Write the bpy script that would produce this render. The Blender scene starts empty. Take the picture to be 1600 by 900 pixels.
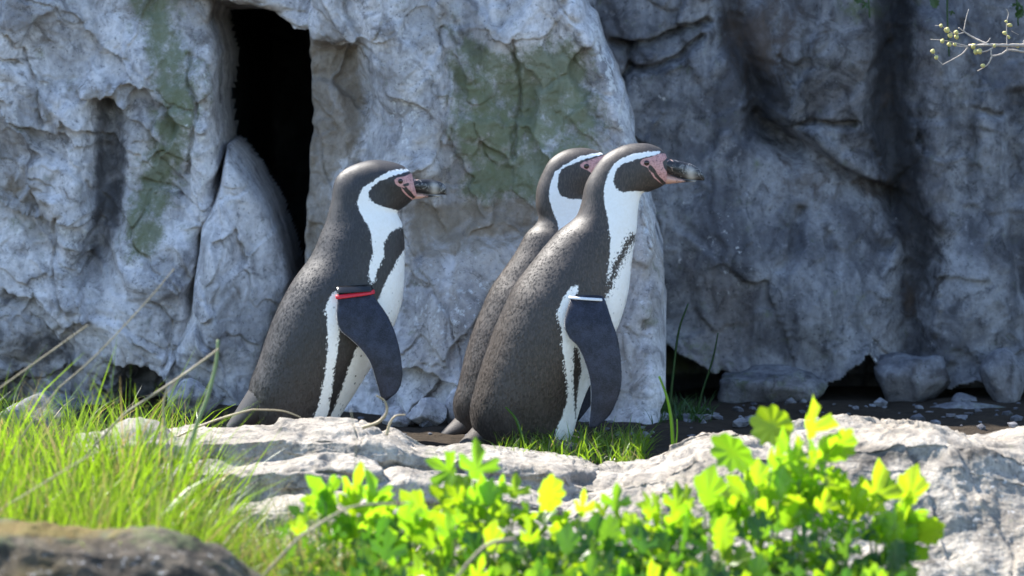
import bpy, bmesh, math, random
import numpy as np
from mathutils import Vector, Matrix
random.seed(7)
RNG = np.random.default_rng(11)
S = bpy.context.scene
COL = S.collection

# ------------------------------------------------------------------ camera
CAM = np.array([0.0, -7.0, 0.80]); FPX = 5000.0
PIT = math.atan2(0.45, 7.0)
cd = bpy.data.cameras.new('camera'); cam = bpy.data.objects.new('camera', cd); COL.objects.link(cam)
cam.location = CAM; cam.rotation_euler = (math.pi/2-PIT, 0, 0)
cd.sensor_width = 36; cd.lens = 36*FPX/1600; cd.clip_end = 600; cd.clip_start = 0.1
cd.dof.use_dof = True; cd.dof.focus_distance = 7.18; cd.dof.aperture_fstop = 3.1
S.camera = cam
# ------------------------------------------------------------------ light
SUN = np.array([-0.54, 0.365, 0.76]); SUN = SUN/np.linalg.norm(SUN)
w = bpy.data.worlds.new('World'); S.world = w; w.use_nodes = True
nt = w.node_tree; bg = nt.nodes['Background']; sky = nt.nodes.new('ShaderNodeTexSky')
sky.sky_type = 'NISHITA'; sky.sun_disc = False; sky.ozone_density = 2.6; sky.dust_density = 0.3
sky.sun_elevation = math.asin(SUN[2]); sky.sun_rotation = math.atan2(SUN[0], SUN[1])
nt.links.new(sky.outputs[0], bg.inputs[0]); bg.inputs[1].default_value = 0.15
sd = bpy.data.lights.new('sun', 'SUN'); sun = bpy.data.objects.new('sun', sd); COL.objects.link(sun)
sd.energy = 4.9; sd.angle = math.radians(0.53); sd.color = (1.0, 0.95, 0.87)
sun.rotation_euler = Vector(SUN).to_track_quat('Z', 'Y').to_euler(); sun.location = (-3, 2, 5)
S.view_settings.view_transform = 'Standard'; S.view_settings.look = 'None'
S.view_settings.gamma = 1; S.view_settings.exposure = 1.38
S.render.engine = 'CYCLES'; S.cycles.use_denoising = True
S.cycles.max_bounces = 8; S.cycles.transparent_max_bounces = 8

# ------------------------------------------------------------------ pixel <-> place
CP, SP = math.cos(PIT), math.sin(PIT)
def at(px, py, Y):
    px = np.asarray(px, float); py = np.asarray(py, float)
    a = (px-800)/FPX; b = (450-py)/FPX
    dx, dy, dz = a, CP+b*SP, -SP+b*CP
    t = (Y-CAM[1])/dy
    return np.stack(np.broadcast_arrays(CAM[0]+dx*t, CAM[1]+dy*t, CAM[2]+dz*t), -1)
def proj(P):
    d = P-CAM
    f = d[..., 1]*CP-d[..., 2]*SP; u = d[..., 1]*SP+d[..., 2]*CP
    return 800+FPX*d[..., 0]/f, 450-FPX*u/f

# ------------------------------------------------------------------ noise
_r = np.random.default_rng(3)
PERM = _r.permutation(256); G3 = _r.normal(size=(256, 3)); G3 /= np.linalg.norm(G3, axis=1)[:, None]
def perlin(x, y, z):
    x, y, z = np.broadcast_arrays(x, y, z)
    ix, iy, iz = np.floor(x).astype(int), np.floor(y).astype(int), np.floor(z).astype(int)
    fx, fy, fz = x-ix, y-iy, z-iz
    q = lambda t: t*t*t*(t*(t*6-15)+10)
    u, v, s = q(fx), q(fy), q(fz)
    out = 0
    for a in (0, 1):
        pa = PERM[(ix+a) & 255]; wa = u if a else 1-u
        for b in (0, 1):
            pb = PERM[(pa+iy+b) & 255]; wb = v if b else 1-v
            for c in (0, 1):
                g = G3[PERM[(pb+iz+c) & 255]]; wc = s if c else 1-s
                out = out+wa*wb*wc*(g[..., 0]*(fx-a)+g[..., 1]*(fy-b)+g[..., 2]*(fz-c))
    return out*1.5
def fbm(x, y, z, o=5, g=0.5):
    s, a = 0, 1.0
    for i in range(o):
        s = s+a*perlin(x, y, z); x, y, z = x*2.03+7.1, y*2.03+3.3, z*2.03+1.7; a *= g
    return s
def ridged(x, y, z, o=5, g=0.5):
    s, a = 0, 1.0
    for i in range(o):
        s = s+a*(1-2*np.abs(perlin(x, y, z))); x, y, z = x*2.05+7.1, y*2.05+3.3, z*2.05+1.7; a *= g
    return s/2
def facets(x, y, seed, tilt=1.0):
    """height of randomly tilted plates, one per Voronoi cell"""
    r = np.random.default_rng(seed); T = r.random((4096, 2)); TI = r.normal(size=(4096, 3))
    ix, iy = np.floor(x).astype(int), np.floor(y).astype(int)
    best = np.full(x.shape, 9e9); sec = np.full(x.shape, 9e9); h = np.zeros(x.shape)
    for a in (-1, 0, 1):
        for b in (-1, 0, 1):
            k = ((ix+a)*73856093 ^ (iy+b)*19349663) & 4095
            cx, cy = ix+a+T[k, 0], iy+b+T[k, 1]
            d = (x-cx)**2+(y-cy)**2
            hh = TI[k, 2]*0.5+tilt*(TI[k, 0]*(x-cx)+TI[k, 1]*(y-cy))
            m = d < best
            sec = np.where(m, best, np.minimum(sec, d)); h = np.where(m, hh, h); best = np.where(m, d, best)
    return h, np.sqrt(sec)-np.sqrt(best)
def sstep(a, b, x):
    t = np.clip((x-a)/(b-a), 0, 1); return t*t*(3-2*t)
def seg_dist(X, Y, pts, closed=False):
    """distance to a polyline, sign of the side"""
    pts = np.asarray(pts, float); n = len(pts); D = np.full(X.shape, 9e9); SG = np.zeros(X.shape); TT = np.zeros(X.shape)
    rng = range(n if closed else n-1)
    for i in rng:
        a = pts[i]; b = pts[(i+1) % n]; e = b-a; L = max(e@e, 1e-9)
        t = np.clip(((X-a[0])*e[0]+(Y-a[1])*e[1])/L, 0, 1)
        qx, qy = X-a[0]-t*e[0], Y-a[1]-t*e[1]; d = np.hypot(qx, qy)
        m = d < D; D = np.where(m, d, D); SG = np.where(m, np.sign(e[0]*qy-e[1]*qx), SG); TT = np.where(m, (i+t)/len(rng), TT)
    return D, SG, TT
def poly_sd(X, Y, pts):
    """signed distance, positive inside"""
    D, _, _ = seg_dist(X, Y, pts, True); pts = np.asarray(pts, float); n = len(pts)
    ins = np.zeros(X.shape, bool)
    for i in range(n):
        a = pts[i]; b = pts[(i+1) % n]
        if a[1] == b[1]: continue
        c = ((a[1] > Y) != (b[1] > Y)) & (X < (b[0]-a[0])*(Y-a[1])/(b[1]-a[1])+a[0]); ins ^= c
    return np.where(ins, D, -D)
def smooth_line(pts, n=8):
    """Catmull-Rom through the rows of pts"""
    p = np.asarray(pts, float); p = np.vstack([2*p[0]-p[1], p, 2*p[-1]-p[-2]]); out = []
    for i in range(1, len(p)-2):
        for k in range(n):
            t = k/n; a, b, c, d = p[i-1:i+3]
            out.append(0.5*(2*b+(c-a)*t+(2*a-5*b+4*c-d)*t*t+(3*b-a-3*c+d)*t**3))
    out.append(p[-2]); return np.array(out)

# ------------------------------------------------------------------ objects
def mesh_obj(name, V, F, mat, parent=None, attrs=None, smooth=True, mat_idx=None):
    V = np.asarray(V, np.float32).reshape(-1, 3)
    me = bpy.data.meshes.new(name)
    if isinstance(F, np.ndarray):
        k = F.shape[1]; me.vertices.add(len(V)); me.vertices.foreach_set('co', V.ravel())
        me.loops.add(F.size); me.loops.foreach_set('vertex_index', F.astype(np.int32).ravel())
        me.polygons.add(len(F)); me.polygons.foreach_set('loop_start', np.arange(0, F.size, k, dtype=np.int32))
        me.update(calc_edges=True)
    else:
        me.from_pydata([tuple(map(float, v)) for v in V], [], F); me.update()
    me.polygons.foreach_set('use_smooth', np.full(len(me.polygons), smooth))
    for m in (mat if isinstance(mat, (list, tuple)) else [mat]): me.materials.append(m)
    if mat_idx is not None: me.polygons.foreach_set('material_index', np.asarray(mat_idx, np.int32))
    for k, a in (attrs or {}).items():
        at_ = me.attributes.new(k, 'FLOAT', 'POINT'); at_.data.foreach_set('value', np.asarray(a, np.float32).ravel())
    o = bpy.data.objects.new(name, me); COL.objects.link(o)
    if parent: o.parent = parent
    return o
def empty(name, loc):
    o = bpy.data.objects.new(name, None); COL.objects.link(o); o.location = loc; o.empty_display_size = 0.05; return o
def tag(o, label=None, cat=None, group=None, kind=None):
    for k, v in (('label', label), ('category', cat), ('group', group), ('kind', kind)):
        if v: o[k] = v
    return o
def grid_faces(nu, nv, keep=None, wrap=False):
    i = np.arange(nu*nv).reshape(nu, nv)
    if wrap: i = np.concatenate([i, i[:, :1]], 1)
    F = np.stack([i[:-1, :-1], i[1:, :-1], i[1:, 1:], i[:-1, 1:]], -1).reshape(-1, 4)
    if keep is not None: F = F[keep.ravel()[F].all(1)]
    return F
def compact(V, F, attrs):
    used = np.unique(F); m = np.full(len(V), -1); m[used] = np.arange(len(used))
    return V[used], m[F], {k: a.ravel()[used] for k, a in attrs.items()}

# ------------------------------------------------------------------ materials
class N:
    def __init__(s, name):
        s.m = bpy.data.materials.new(name); s.m.use_nodes = True; s.t = s.m.node_tree
        s.b = s.t.nodes['Principled BSDF']; s.out = s.t.nodes['Material Output']
        s.tc = s.t.nodes.new('ShaderNodeTexCoord').outputs['Object']
    def set(s, node, k, v):
        i = node.inputs[k]
        if isinstance(v, bpy.types.NodeSocket): s.t.links.new(v, i)
        elif isinstance(v, (tuple, list)): i.default_value = tuple(v)+((1,) if len(v) == 3 and len(i.default_value) == 4 else ())
        else: i.default_value = v
    def n(s, typ, **kw):
        nd = s.t.nodes.new(typ)
        for k, v in kw.items():
            if k in nd.inputs: s.set(nd, k, v)
            elif hasattr(nd, k): setattr(nd, k, v)
        return nd
    def noise(s, scale, detail=5, rough=0.55, dist=0, vec=None):
        nd = s.n('ShaderNodeTexNoise', Scale=scale, Detail=detail, Roughness=rough, Distortion=dist); s.set(nd, 'Vector', vec or s.tc); return nd.outputs[0]
    def voro(s, scale, feature='F1', vec=None, rnd=1):
        nd = s.n('ShaderNodeTexVoronoi', Scale=scale, Randomness=rnd); nd.feature = feature; s.set(nd, 'Vector', vec or s.tc); return nd.outputs[0]
    def math(s, op, a, b=0.0, c=None, clamp=False):
        nd = s.t.nodes.new('ShaderNodeMath'); nd.operation = op; nd.use_clamp = clamp; s.set(nd, 0, a); s.set(nd, 1, b)
        if c is not None: s.set(nd, 2, c)
        return nd.outputs[0]
    def map(s, v, a, b, c=0.0, d=1.0):
        nd = s.n('ShaderNodeMapRange'); nd.interpolation_type = 'SMOOTHSTEP'
        for k, x in zip(range(5), (v, a, b, c, d)): s.set(nd, k, x)
        return nd.outputs[0]
    def mix(s, f, a, b, mode='MIX'):
        nd = s.t.nodes.new('ShaderNodeMix'); nd.data_type = 'RGBA'; nd.blend_type = mode
        s.set(nd, 0, f)
        for k, v in ((6, a), (7, b)):
            i = nd.inputs[k]
            if isinstance(v, bpy.types.NodeSocket): s.t.links.new(v, i)
            else: i.default_value = tuple(v)+(1,)
        return nd.outputs[2]
    def attr(s, name): nd = s.t.nodes.new('ShaderNodeAttribute'); nd.attribute_name = name; return nd.outputs['Fac']
    def bump(s, h, strength, dist, prev=None):
        nd = s.n('ShaderNodeBump', Strength=strength, Distance=dist); s.set(nd, 'Height', h)
        if prev is not None: s.set(nd, 'Normal', prev)
        return nd.outputs[0]
    def scaled(s, v, rot=(0, 0, 0)):
        nd = s.n('ShaderNodeMapping'); nd.inputs['Scale'].default_value = v; nd.inputs['Rotation'].default_value = rot; s.set(nd, 'Vector', s.tc); return nd.outputs[0]
    def done(s, col=None, rough=None, normal=None, spec=None):
        if col is not None: s.set(s.b, 'Base Color', col)
        if rough is not None: s.set(s.b, 'Roughness', rough)
        if normal is not None: s.set(s.b, 'Normal', normal)
        if spec is not None: s.set(s.b, 'Specular IOR Level', spec)
        return s.m

def rock_mat(name, pale, mid, deep, brown, f=1.0, fine=1.0, rough=0.9, streak=None):
    q = N(name)
    n1 = q.noise(4.5*f, 8, 0.62, 0.4); n2 = q.noise(17*f, 7, 0.62, 0.8); n3 = q.noise(70*f, 6, 0.65); n4 = q.noise(2.2*f, 4, 0.5)
    c = q.mix(q.map(n1, 0.40, 0.58), mid, pale)
    c = q.mix(q.math('MULTIPLY', q.map(n2, 0.50, 0.68), 0.75), c, deep)
    c = q.mix(q.math('MULTIPLY', q.map(n4, 0.50, 0.66), 0.55), c, brown)
    c = q.mix(q.map(n3, 0.34, 0.62, 0.35, 0.0), c, deep)
    c = q.mix(q.map(q.noise(38*f, 6, 0.7), 0.58, 0.70, 0, 0.5), c, tuple(min(0.85, x*1.25) for x in pale))
    sv = q.scaled((1, 1, 0.22)); c = q.mix(q.map(q.noise(11*f, 7, 0.65, 0.6, sv), 0.46, 0.66, 0, 0.55), c, deep); c = q.mix(q.map(q.noise(9*f, 6, 0.6, 0.3, sv), 0.55, 0.7, 0, 0.5), c, tuple(min(0.85, x*1.15) for x in pale))
    vm = q.t.nodes.new('ShaderNodeVectorMath'); vm.operation = 'MULTIPLY_ADD'; nc = q.n('ShaderNodeTexNoise', Scale=7*f, Detail=6, Roughness=0.6); q.set(nc, 'Vector', q.tc)
    q.t.links.new(nc.outputs[1], vm.inputs[0]); vm.inputs[1].default_value = (0.22, 0.22, 0.22); q.t.links.new(q.scaled((1, 1, 0.6), (0, 0.5, 0)), vm.inputs[2])
    ck = q.math('MULTIPLY', q.map(q.voro(7*f, 'DISTANCE_TO_EDGE', vm.outputs[0]), 0.0, 0.016, 1.0, 0.0), q.map(n2, 0.42, 0.58))
    c = q.mix(q.math('MULTIPLY', ck, 0.55), c, tuple(0.35*x for x in deep))
    pit = q.map(q.noise(120*f, 3, 0.5), 0.30, 0.38, 0.55, 0.0); c = q.mix(pit, c, tuple(0.5*x for x in deep))
    mo = q.map(q.math('ADD', q.attr('moss'), q.math('MULTIPLY', q.math('SUBTRACT', q.noise(21*f, 8, 0.75), 0.5), 3.2)), 0.18, 0.95)
    c = q.mix(q.math('MULTIPLY', mo, 0.8), c, q.mix(n2, (0.07, 0.088, 0.035), (0.19, 0.215, 0.10)))
    da = q.map(q.math('ADD', q.attr('stain_shade'), q.math('MULTIPLY', q.math('SUBTRACT', n2, 0.5), 1.3)), 0.25, 0.85)  # dark stains, and shade painted into recesses of the rock
    c = q.mix(q.math('MULTIPLY', da, 0.8), c, tuple(0.33*x for x in deep))
    ru = q.map(q.math('ADD', q.attr('rust'), q.math('MULTIPLY', q.math('SUBTRACT', n2, 0.5), 1.5)), 0.3, 0.8)
    c = q.mix(q.math('MULTIPLY', ru, 0.75), c, q.mix(n3, tuple(0.55*x for x in brown), brown))
    wh = q.map(q.math('ADD', q.attr('white'), q.math('MULTIPLY', q.math('SUBTRACT', q.noise(48*f, 7, 0.7), 0.5), 2.6)), 0.45, 0.75)
    c = q.mix(q.math('MULTIPLY', wh, 0.85), c, (0.68, 0.67, 0.65))
    b = q.bump(n2, 0.5*fine, 0.012); b = q.bump(ck, -0.6, 0.006, b); b = q.bump(n3, 0.6*fine, 0.005, b); b = q.bump(q.noise(260*f, 4, 0.7), 0.45*fine, 0.0018, b)
    return q.done(c, rough, b, 0.25)
M = {}
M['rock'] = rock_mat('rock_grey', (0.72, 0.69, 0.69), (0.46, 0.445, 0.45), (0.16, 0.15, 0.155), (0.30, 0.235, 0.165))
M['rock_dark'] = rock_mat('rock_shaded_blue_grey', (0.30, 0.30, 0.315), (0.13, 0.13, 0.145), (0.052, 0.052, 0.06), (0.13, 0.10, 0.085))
M['rock_pale'] = rock_mat('rock_pale_limestone', (0.47, 0.42, 0.355), (0.35, 0.31, 0.26), (0.11, 0.10, 0.09), (0.29, 0.235, 0.17), 1.6, 1.0)
M['rock_moss'] = rock_mat('rock_mossy_brown', (0.14, 0.115, 0.085), (0.06, 0.048, 0.036), (0.018, 0.016, 0.014), (0.22, 0.15, 0.04), 1.4)
q = N('soil'); s1 = q.noise(30, 8, 0.65); c = q.mix(s1, (0.018, 0.014, 0.011), (0.075, 0.058, 0.042)); M['soil'] = q.done(c, 0.95, q.bump(s1, 0.8, 0.02), 0.1)

def leaf_mat(name, a, b, tr, mixf, rough=0.38, perobj=True, straw=None):
    q = N(name)
    if perobj: rnd = q.n('ShaderNodeObjectInfo').outputs['Random']
    else: rnd = q.attr('rnd')
    c = q.mix(rnd, a, b); t = tr
    if straw is not None:
        k = q.map(rnd, 0.80, 0.86); c = q.mix(k, c, straw[0]); t = q.mix(k, q.mix(rnd, tr, tuple(x*0.6 for x in tr)), straw[1])
    nz = q.noise(120 if not perobj else 3.0, 4)
    if perobj:
        xy = q.n('ShaderNodeSeparateXYZ'); q.set(xy, 0, q.tc); ax = q.math('ABSOLUTE', xy.outputs[0])
        vf = q.math('FRACT', q.math('MULTIPLY', q.math('SUBTRACT', xy.outputs[1], q.math('MULTIPLY', ax, 0.9)), 7.0))
        vein = q.math('MAXIMUM', q.map(q.math('ABSOLUTE', q.math('SUBTRACT', vf, 0.5)), 0.0, 0.10, 1.0, 0.0), q.map(ax, 0.008, 0.022, 1.0, 0.0))
        if isinstance(t, tuple): t = q.mix(q.map(rnd, 0.0, 1.0), tuple(x*k for x, k in zip(tr, (0.50, 0.78, 1.0))), tr)
        t = q.mix(q.math('MULTIPLY', vein, 0.45), t, tuple(0.45*x for x in tr)); t = q.mix(q.map(nz, 0.35, 0.7, 0, 0.45), t, tuple(x*k for x, k in zip(tr, (0.60, 0.80, 1.0))))
        c = q.mix(q.math('MULTIPLY', vein, 0.4), c, tuple(min(1, 1.8*x) for x in b))
    c = q.mix(q.map(nz, 0.3, 0.7, 0.0, 0.35), c, tuple(x*0.6 for x in a))
    q.done(c, rough, q.bump(nz, 0.25, 0.002), 0.5)
    tl = q.n('ShaderNodeBsdfTranslucent'); q.set(tl, 'Color', t)
    mx = q.t.nodes.new('ShaderNodeMixShader'); mx.inputs[0].default_value = mixf
    q.t.links.new(q.b.outputs[0], mx.inputs[1]); q.t.links.new(tl.outputs[0], mx.inputs[2]); q.t.links.new(mx.outputs[0], q.out.inputs[0])
    return q.m
M['leaf'] = leaf_mat('leaf_green', (0.07, 0.16, 0.02), (0.13, 0.22, 0.015), (0.62, 0.84, 0.02), 0.60, 0.28)
M['leaf_low'] = leaf_mat('leaf_shade_green', (0.025, 0.075, 0.02), (0.05, 0.12, 0.02), (0.20, 0.40, 0.02), 0.45)  # darker copy of the leaf green: shade painted into the lower leaves
M['grass'] = leaf_mat('grass_blades', (0.06, 0.14, 0.02), (0.10, 0.17, 0.02), (0.36, 0.58, 0.02), 0.52, 0.33, False, ((0.42, 0.34, 0.16), (0.42, 0.32, 0.12)))
M['low_grass'] = leaf_mat('grass_low', (0.03, 0.085, 0.015), (0.05, 0.11, 0.015), (0.14, 0.28, 0.02), 0.4, 0.4, False)  # darker copy of the grass: shade painted into the depths of the tuft
M['straw'] = leaf_mat('dry_straw', (0.42, 0.34, 0.22), (0.52, 0.45, 0.31), (0.40, 0.32, 0.18), 0.3, 0.5)
M['reed'] = leaf_mat('pale_green_blade', (0.32, 0.38, 0.20), (0.36, 0.42, 0.24), (0.40, 0.46, 0.2), 0.35, 0.5)
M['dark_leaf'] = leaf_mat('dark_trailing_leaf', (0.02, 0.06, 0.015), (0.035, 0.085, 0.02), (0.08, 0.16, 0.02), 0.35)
q = N('twig_bark'); n_ = q.noise(220, 5); M['bark'] = q.done(q.mix(n_, (0.26, 0.21, 0.17), (0.55, 0.49, 0.42)), 0.7, q.bump(n_, 0.5, 0.001))
q = N('bud_yellow_green'); n_ = q.noise(300, 4); M['bud'] = q.done(q.mix(n_, (0.42, 0.36, 0.10), (0.62, 0.55, 0.22)), 0.55, q.bump(n_, 0.4, 0.0008))
q = N('stem_green'); M['stem'] = q.done(q.mix(q.noise(60), (0.09, 0.15, 0.03), (0.20, 0.26, 0.06)), 0.5)

# feathers: the pattern is stored per vertex as distances (in mm) to the plumage borders, the shader frays the borders
def feather_mat(name, tipc, fray):
    q = N(name)
    st = q.scaled((1, 1, 0.3), (0, math.radians(28), 0))
    fz = q.noise(330, 4, 0.6, 0.4, st); fv = q.noise(120, 3, 0.6, 0.4, st); ff = q.noise(420, 3, 0.6, 0.5); fine = q.noise(150, 3, 0.6)
    jag = q.math('MULTIPLY', q.math('SUBTRACT', q.noise(170, 4, 0.7), 0.5), fray)
    dk = q.mix(q.map(fz, 0.42, 0.68), tuple(0.36*x for x in tipc), tipc); dk = q.mix(q.map(q.noise(16, 4, 0.6), 0.45, 0.7, 0, 0.4), dk, tipc)
    wh = q.mix(q.map(fine, 0.35, 0.7, 0, 0.35), (0.90, 0.89, 0.86), (0.80, 0.77, 0.70))
    W = q.map(q.math('ADD', q.attr('white'), jag), -0.7, 0.7)
    spots = q.map(q.math('ADD', q.voro(52, 'F1'), q.math('MULTIPLY', q.noise(200), 0.05)), 0.155, 0.175, 1, 0)
    spots = q.math('MULTIPLY', spots, q.attr('spot'), clamp=True)
    sp2 = q.map(q.math('ADD', q.attr('speck'), q.math('MULTIPLY', q.math('SUBTRACT', q.noise(170, 4, 0.75), 0.5), 46)), -1.5, 1.5)
    W = q.math('MULTIPLY', W, q.math('SUBTRACT', 1.0, q.math('MAXIMUM', spots, sp2)))
    c = q.mix(W, dk, wh)
    P = q.map(q.math('ADD', q.attr('pink'), q.math('MULTIPLY', jag, 0.25)), -0.5, 0.5)
    pk = q.mix(q.map(q.noise(260, 4), 0.4, 0.65), (0.60, 0.31, 0.28), (0.44, 0.20, 0.18)); pk = q.mix(q.map(q.noise(150, 4, 0.65), 0.57, 0.66, 0, 0.75), pk, (0.09, 0.045, 0.045)); c = q.mix(P, c, pk)
    FL = q.attr('flip')
    c = q.mix(FL, c, q.mix(q.map(q.math('ADD', q.math('MULTIPLY', ff, 0.5), q.math('MULTIPLY', q.noise(38, 5, 0.65), 0.5)), 0.38, 0.62), (0.006, 0.007, 0.013), (0.030, 0.034, 0.056)))
    ED = q.attr('edge'); c = q.mix(q.math('MULTIPLY', ED, 0.8), c, (0.62, 0.6, 0.58))
    c = q.mix(q.attr('foot'), c, q.mix(q.map(q.noise(90), 0.45, 0.6), (0.04, 0.035, 0.035), (0.32, 0.22, 0.19)))
    hgt = q.math('ADD', q.math('MULTIPLY', fz, 1.0), q.math('MULTIPLY', fv, 0.2))
    smoothk = q.math('SUBTRACT', 1.0, q.math('MAXIMUM', q.math('MULTIPLY', FL, 0.9), P))
    b = q.n('ShaderNodeBump', Distance=0.0006); q.set(b, 'Height', hgt); q.set(b, 'Strength', q.math('MULTIPLY', smoothk, q.math('SUBTRACT', 0.6, q.math('MULTIPLY', W, 0.4))))
    b2 = q.bump(ff, 0.3, 0.0008, b.outputs[0])
    q.set(q.b, 'Sheen Weight', 0.04); q.set(q.b, 'Sheen Roughness', 0.5)
    return q.done(c, q.math('ADD', 0.55, q.math('MULTIPLY', W, 0.35)), b2, q.math('SUBTRACT', 0.62, q.math('MULTIPLY', FL, 0.26)))
M['feather'] = feather_mat('penguin_plumage_dark', (0.030, 0.0245, 0.0245), 9.0)
M['feather_brown'] = feather_mat('penguin_plumage_brown', (0.060, 0.044, 0.035), 8.0)
q = N('bill_horn'); a_ = q.noise(70, 4, 0.6, 1.5); gl = q.attr('rosy')
c = q.mix(q.map(a_, 0.52, 0.64), (0.018, 0.017, 0.018), (0.20, 0.19, 0.18)); c = q.mix(q.attr('pale'), c, (0.50, 0.47, 0.43))
c = q.mix(q.map(q.math('ADD', gl, q.math('MULTIPLY', q.math('SUBTRACT', a_, 0.5), 1.2)), 0.4, 0.7), c, (0.60, 0.34, 0.26))
M['bill'] = q.done(c, 0.32, q.bump(a_, 0.3, 0.002), 0.5)
q = N('eye_dark_brown'); M['eye'] = q.done((0.02, 0.008, 0.006), 0.08, None, 0.6)
q = N('band_red'); M['red'] = q.done((0.55, 0.012, 0.03), 0.4)
q = N('band_black'); M['black'] = q.done((0.012, 0.012, 0.013), 0.22)
q = N('band_white'); M['white'] = q.done((0.78, 0.77, 0.76), 0.4)

# ------------------------------------------------------------------ ground
def gz(x, y):
    z = -0.26*sstep(-0.38, -0.90, np.asarray(y, float))
    return z+0.012*perlin(np.asarray(x)*4, np.asarray(y)*4, 0.3)
u = np.linspace(-1, 1, 161); gx = np.sinh(u*6.2)/np.sinh(6.2)*150; gx = np.sort(np.concatenate([gx, np.linspace(-1.6, 1.6, 160)]))
gy = np.sort(np.concatenate([np.sinh(u*6.2)/np.sinh(6.2)*150, np.linspace(-2.2, 1.3, 170)]))
GX, GY = np.meshgrid(gx, gy, indexing='ij'); GZ = gz(GX, GY)+0.006*perlin(GX*21, GY*21, 0.8)
g_ = mesh_obj('ground', np.stack([GX, GY, GZ], -1), grid_faces(*GX.shape), M['soil']); tag(g_, kind='structure')

# ------------------------------------------------------------------ the rock wall behind
def gauss_line(X, Y, pts, wid, amp, warp=None):
    D, _, _ = seg_dist(X, Y, pts); return amp*np.exp(-(D/wid)**2)
def scarp(X, Y, pts, amp, length, soft=3.0, ends=0.12):
    """a ledge: full height just beside the line on its right-hand side (y down), fading away from it"""
    D, sg, t = seg_dist(X, Y, pts); s = D*sg
    e = sstep(0, ends, t)*sstep(1, 1-ends, t)
    return 1.5*amp*e*sstep(-soft, soft, s)*np.exp(-np.maximum(s, 0)/length)
def blob(X, Y, cx, cy, rx, ry, amp, rot=0):
    c, s = math.cos(rot), math.sin(rot); dx, dy = X-cx, Y-cy
    return amp*np.exp(-((dx*c+dy*s)/rx)**2-((-dx*s+dy*c)/ry)**2)
def mask_poly(X, Y, pts, soft): return sstep(-soft, soft, poly_sd(X, Y, pts))
def rock_detail(PX, PY, seed, k=1.0, diag=0.0, stretch=1.0):
    """surface relief in metres; PX, PY in picture pixels of the wall plane"""
    c, s = math.cos(diag), math.sin(diag)
    wx = PX+20*fbm(PX/90, PY/90, seed+0.5, 4); wy = PY+20*fbm(PX/90, PY/90, seed+9.5, 4)
    U = (wx*c+wy*s)/stretch; V = -wx*s+wy*c; r = int(seed*10)
    h = 0.018*ridged(U/190, V/150, seed, 3, 0.5)+0.034*fbm(U/240, V/200, seed+3.1, 3)
    f0, e0 = facets(U/120+2, V/105, r+3); h = h+0.020*f0*sstep(0, 0.04, e0)
    f1, e1 = facets(U/64, V/56, r+1); h = h+0.0075*f1*sstep(0, 0.06, e1)
    f2, e2 = facets(U/20+3, V/18, r+2); h = h+0.0020*f2*sstep(0, 0.12, e2)
    h = h+0.0030*fbm(wx/30, wy/30, seed+5.7, 5, 0.55)+0.0014*ridged(wx/17, wy/17, seed+6.7, 3, 0.6)
    crk = perlin(U/120+11, V/150, seed+2.2); h = h-0.016*np.exp(-(crk/0.016)**2)*sstep(0.05, 0.3, perlin(wx/130, wy/130, seed+8.8))
    return h*k
def wall_piece(name, box, step, poly, Yref, relief, masks, mat, rnd=34, slope=26, edge_noise=7, label=None, cat='rock', hang=0.45):
    xs = np.arange(box[0], box[2]+step, step); ys = np.arange(box[1], box[3]+step, step)
    PX, PY = np.meshgrid(xs, ys, indexing='ij')
    d = poly_sd(PX, PY, poly)+edge_noise*fbm(PX/46, PY/46, Yref*7, 2)
    h = relief(PX, PY)
    t = np.clip(d/rnd, 0, 1); k = 1.4e-3*rnd
    h = h-k*1.5*(1-np.sqrt(np.maximum(1-(1-t)**2, 0)))
    h = np.where(d < 0, h+d*1.4e-3*slope, h)
    P = at(PX, PY, Yref)
    V = P.copy(); V[..., 1] -= h; V[..., 2] -= hang*np.clip(h, 0, 0.3)
    keep = d > -12
    F = grid_faces(*PX.shape, keep=keep)
    A = {k_: np.zeros(PX.shape) for k_ in ('moss', 'stain_shade', 'rust', 'white')}
    for k_, f in masks.items(): A[k_] = A[k_]+f(PX, PY)
    V, F, A = compact(V.reshape(-1, 3), F, A)
    o = mesh_obj(name, V, F[:, ::-1], mat, attrs=A)
    return tag(o, label, cat)

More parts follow.
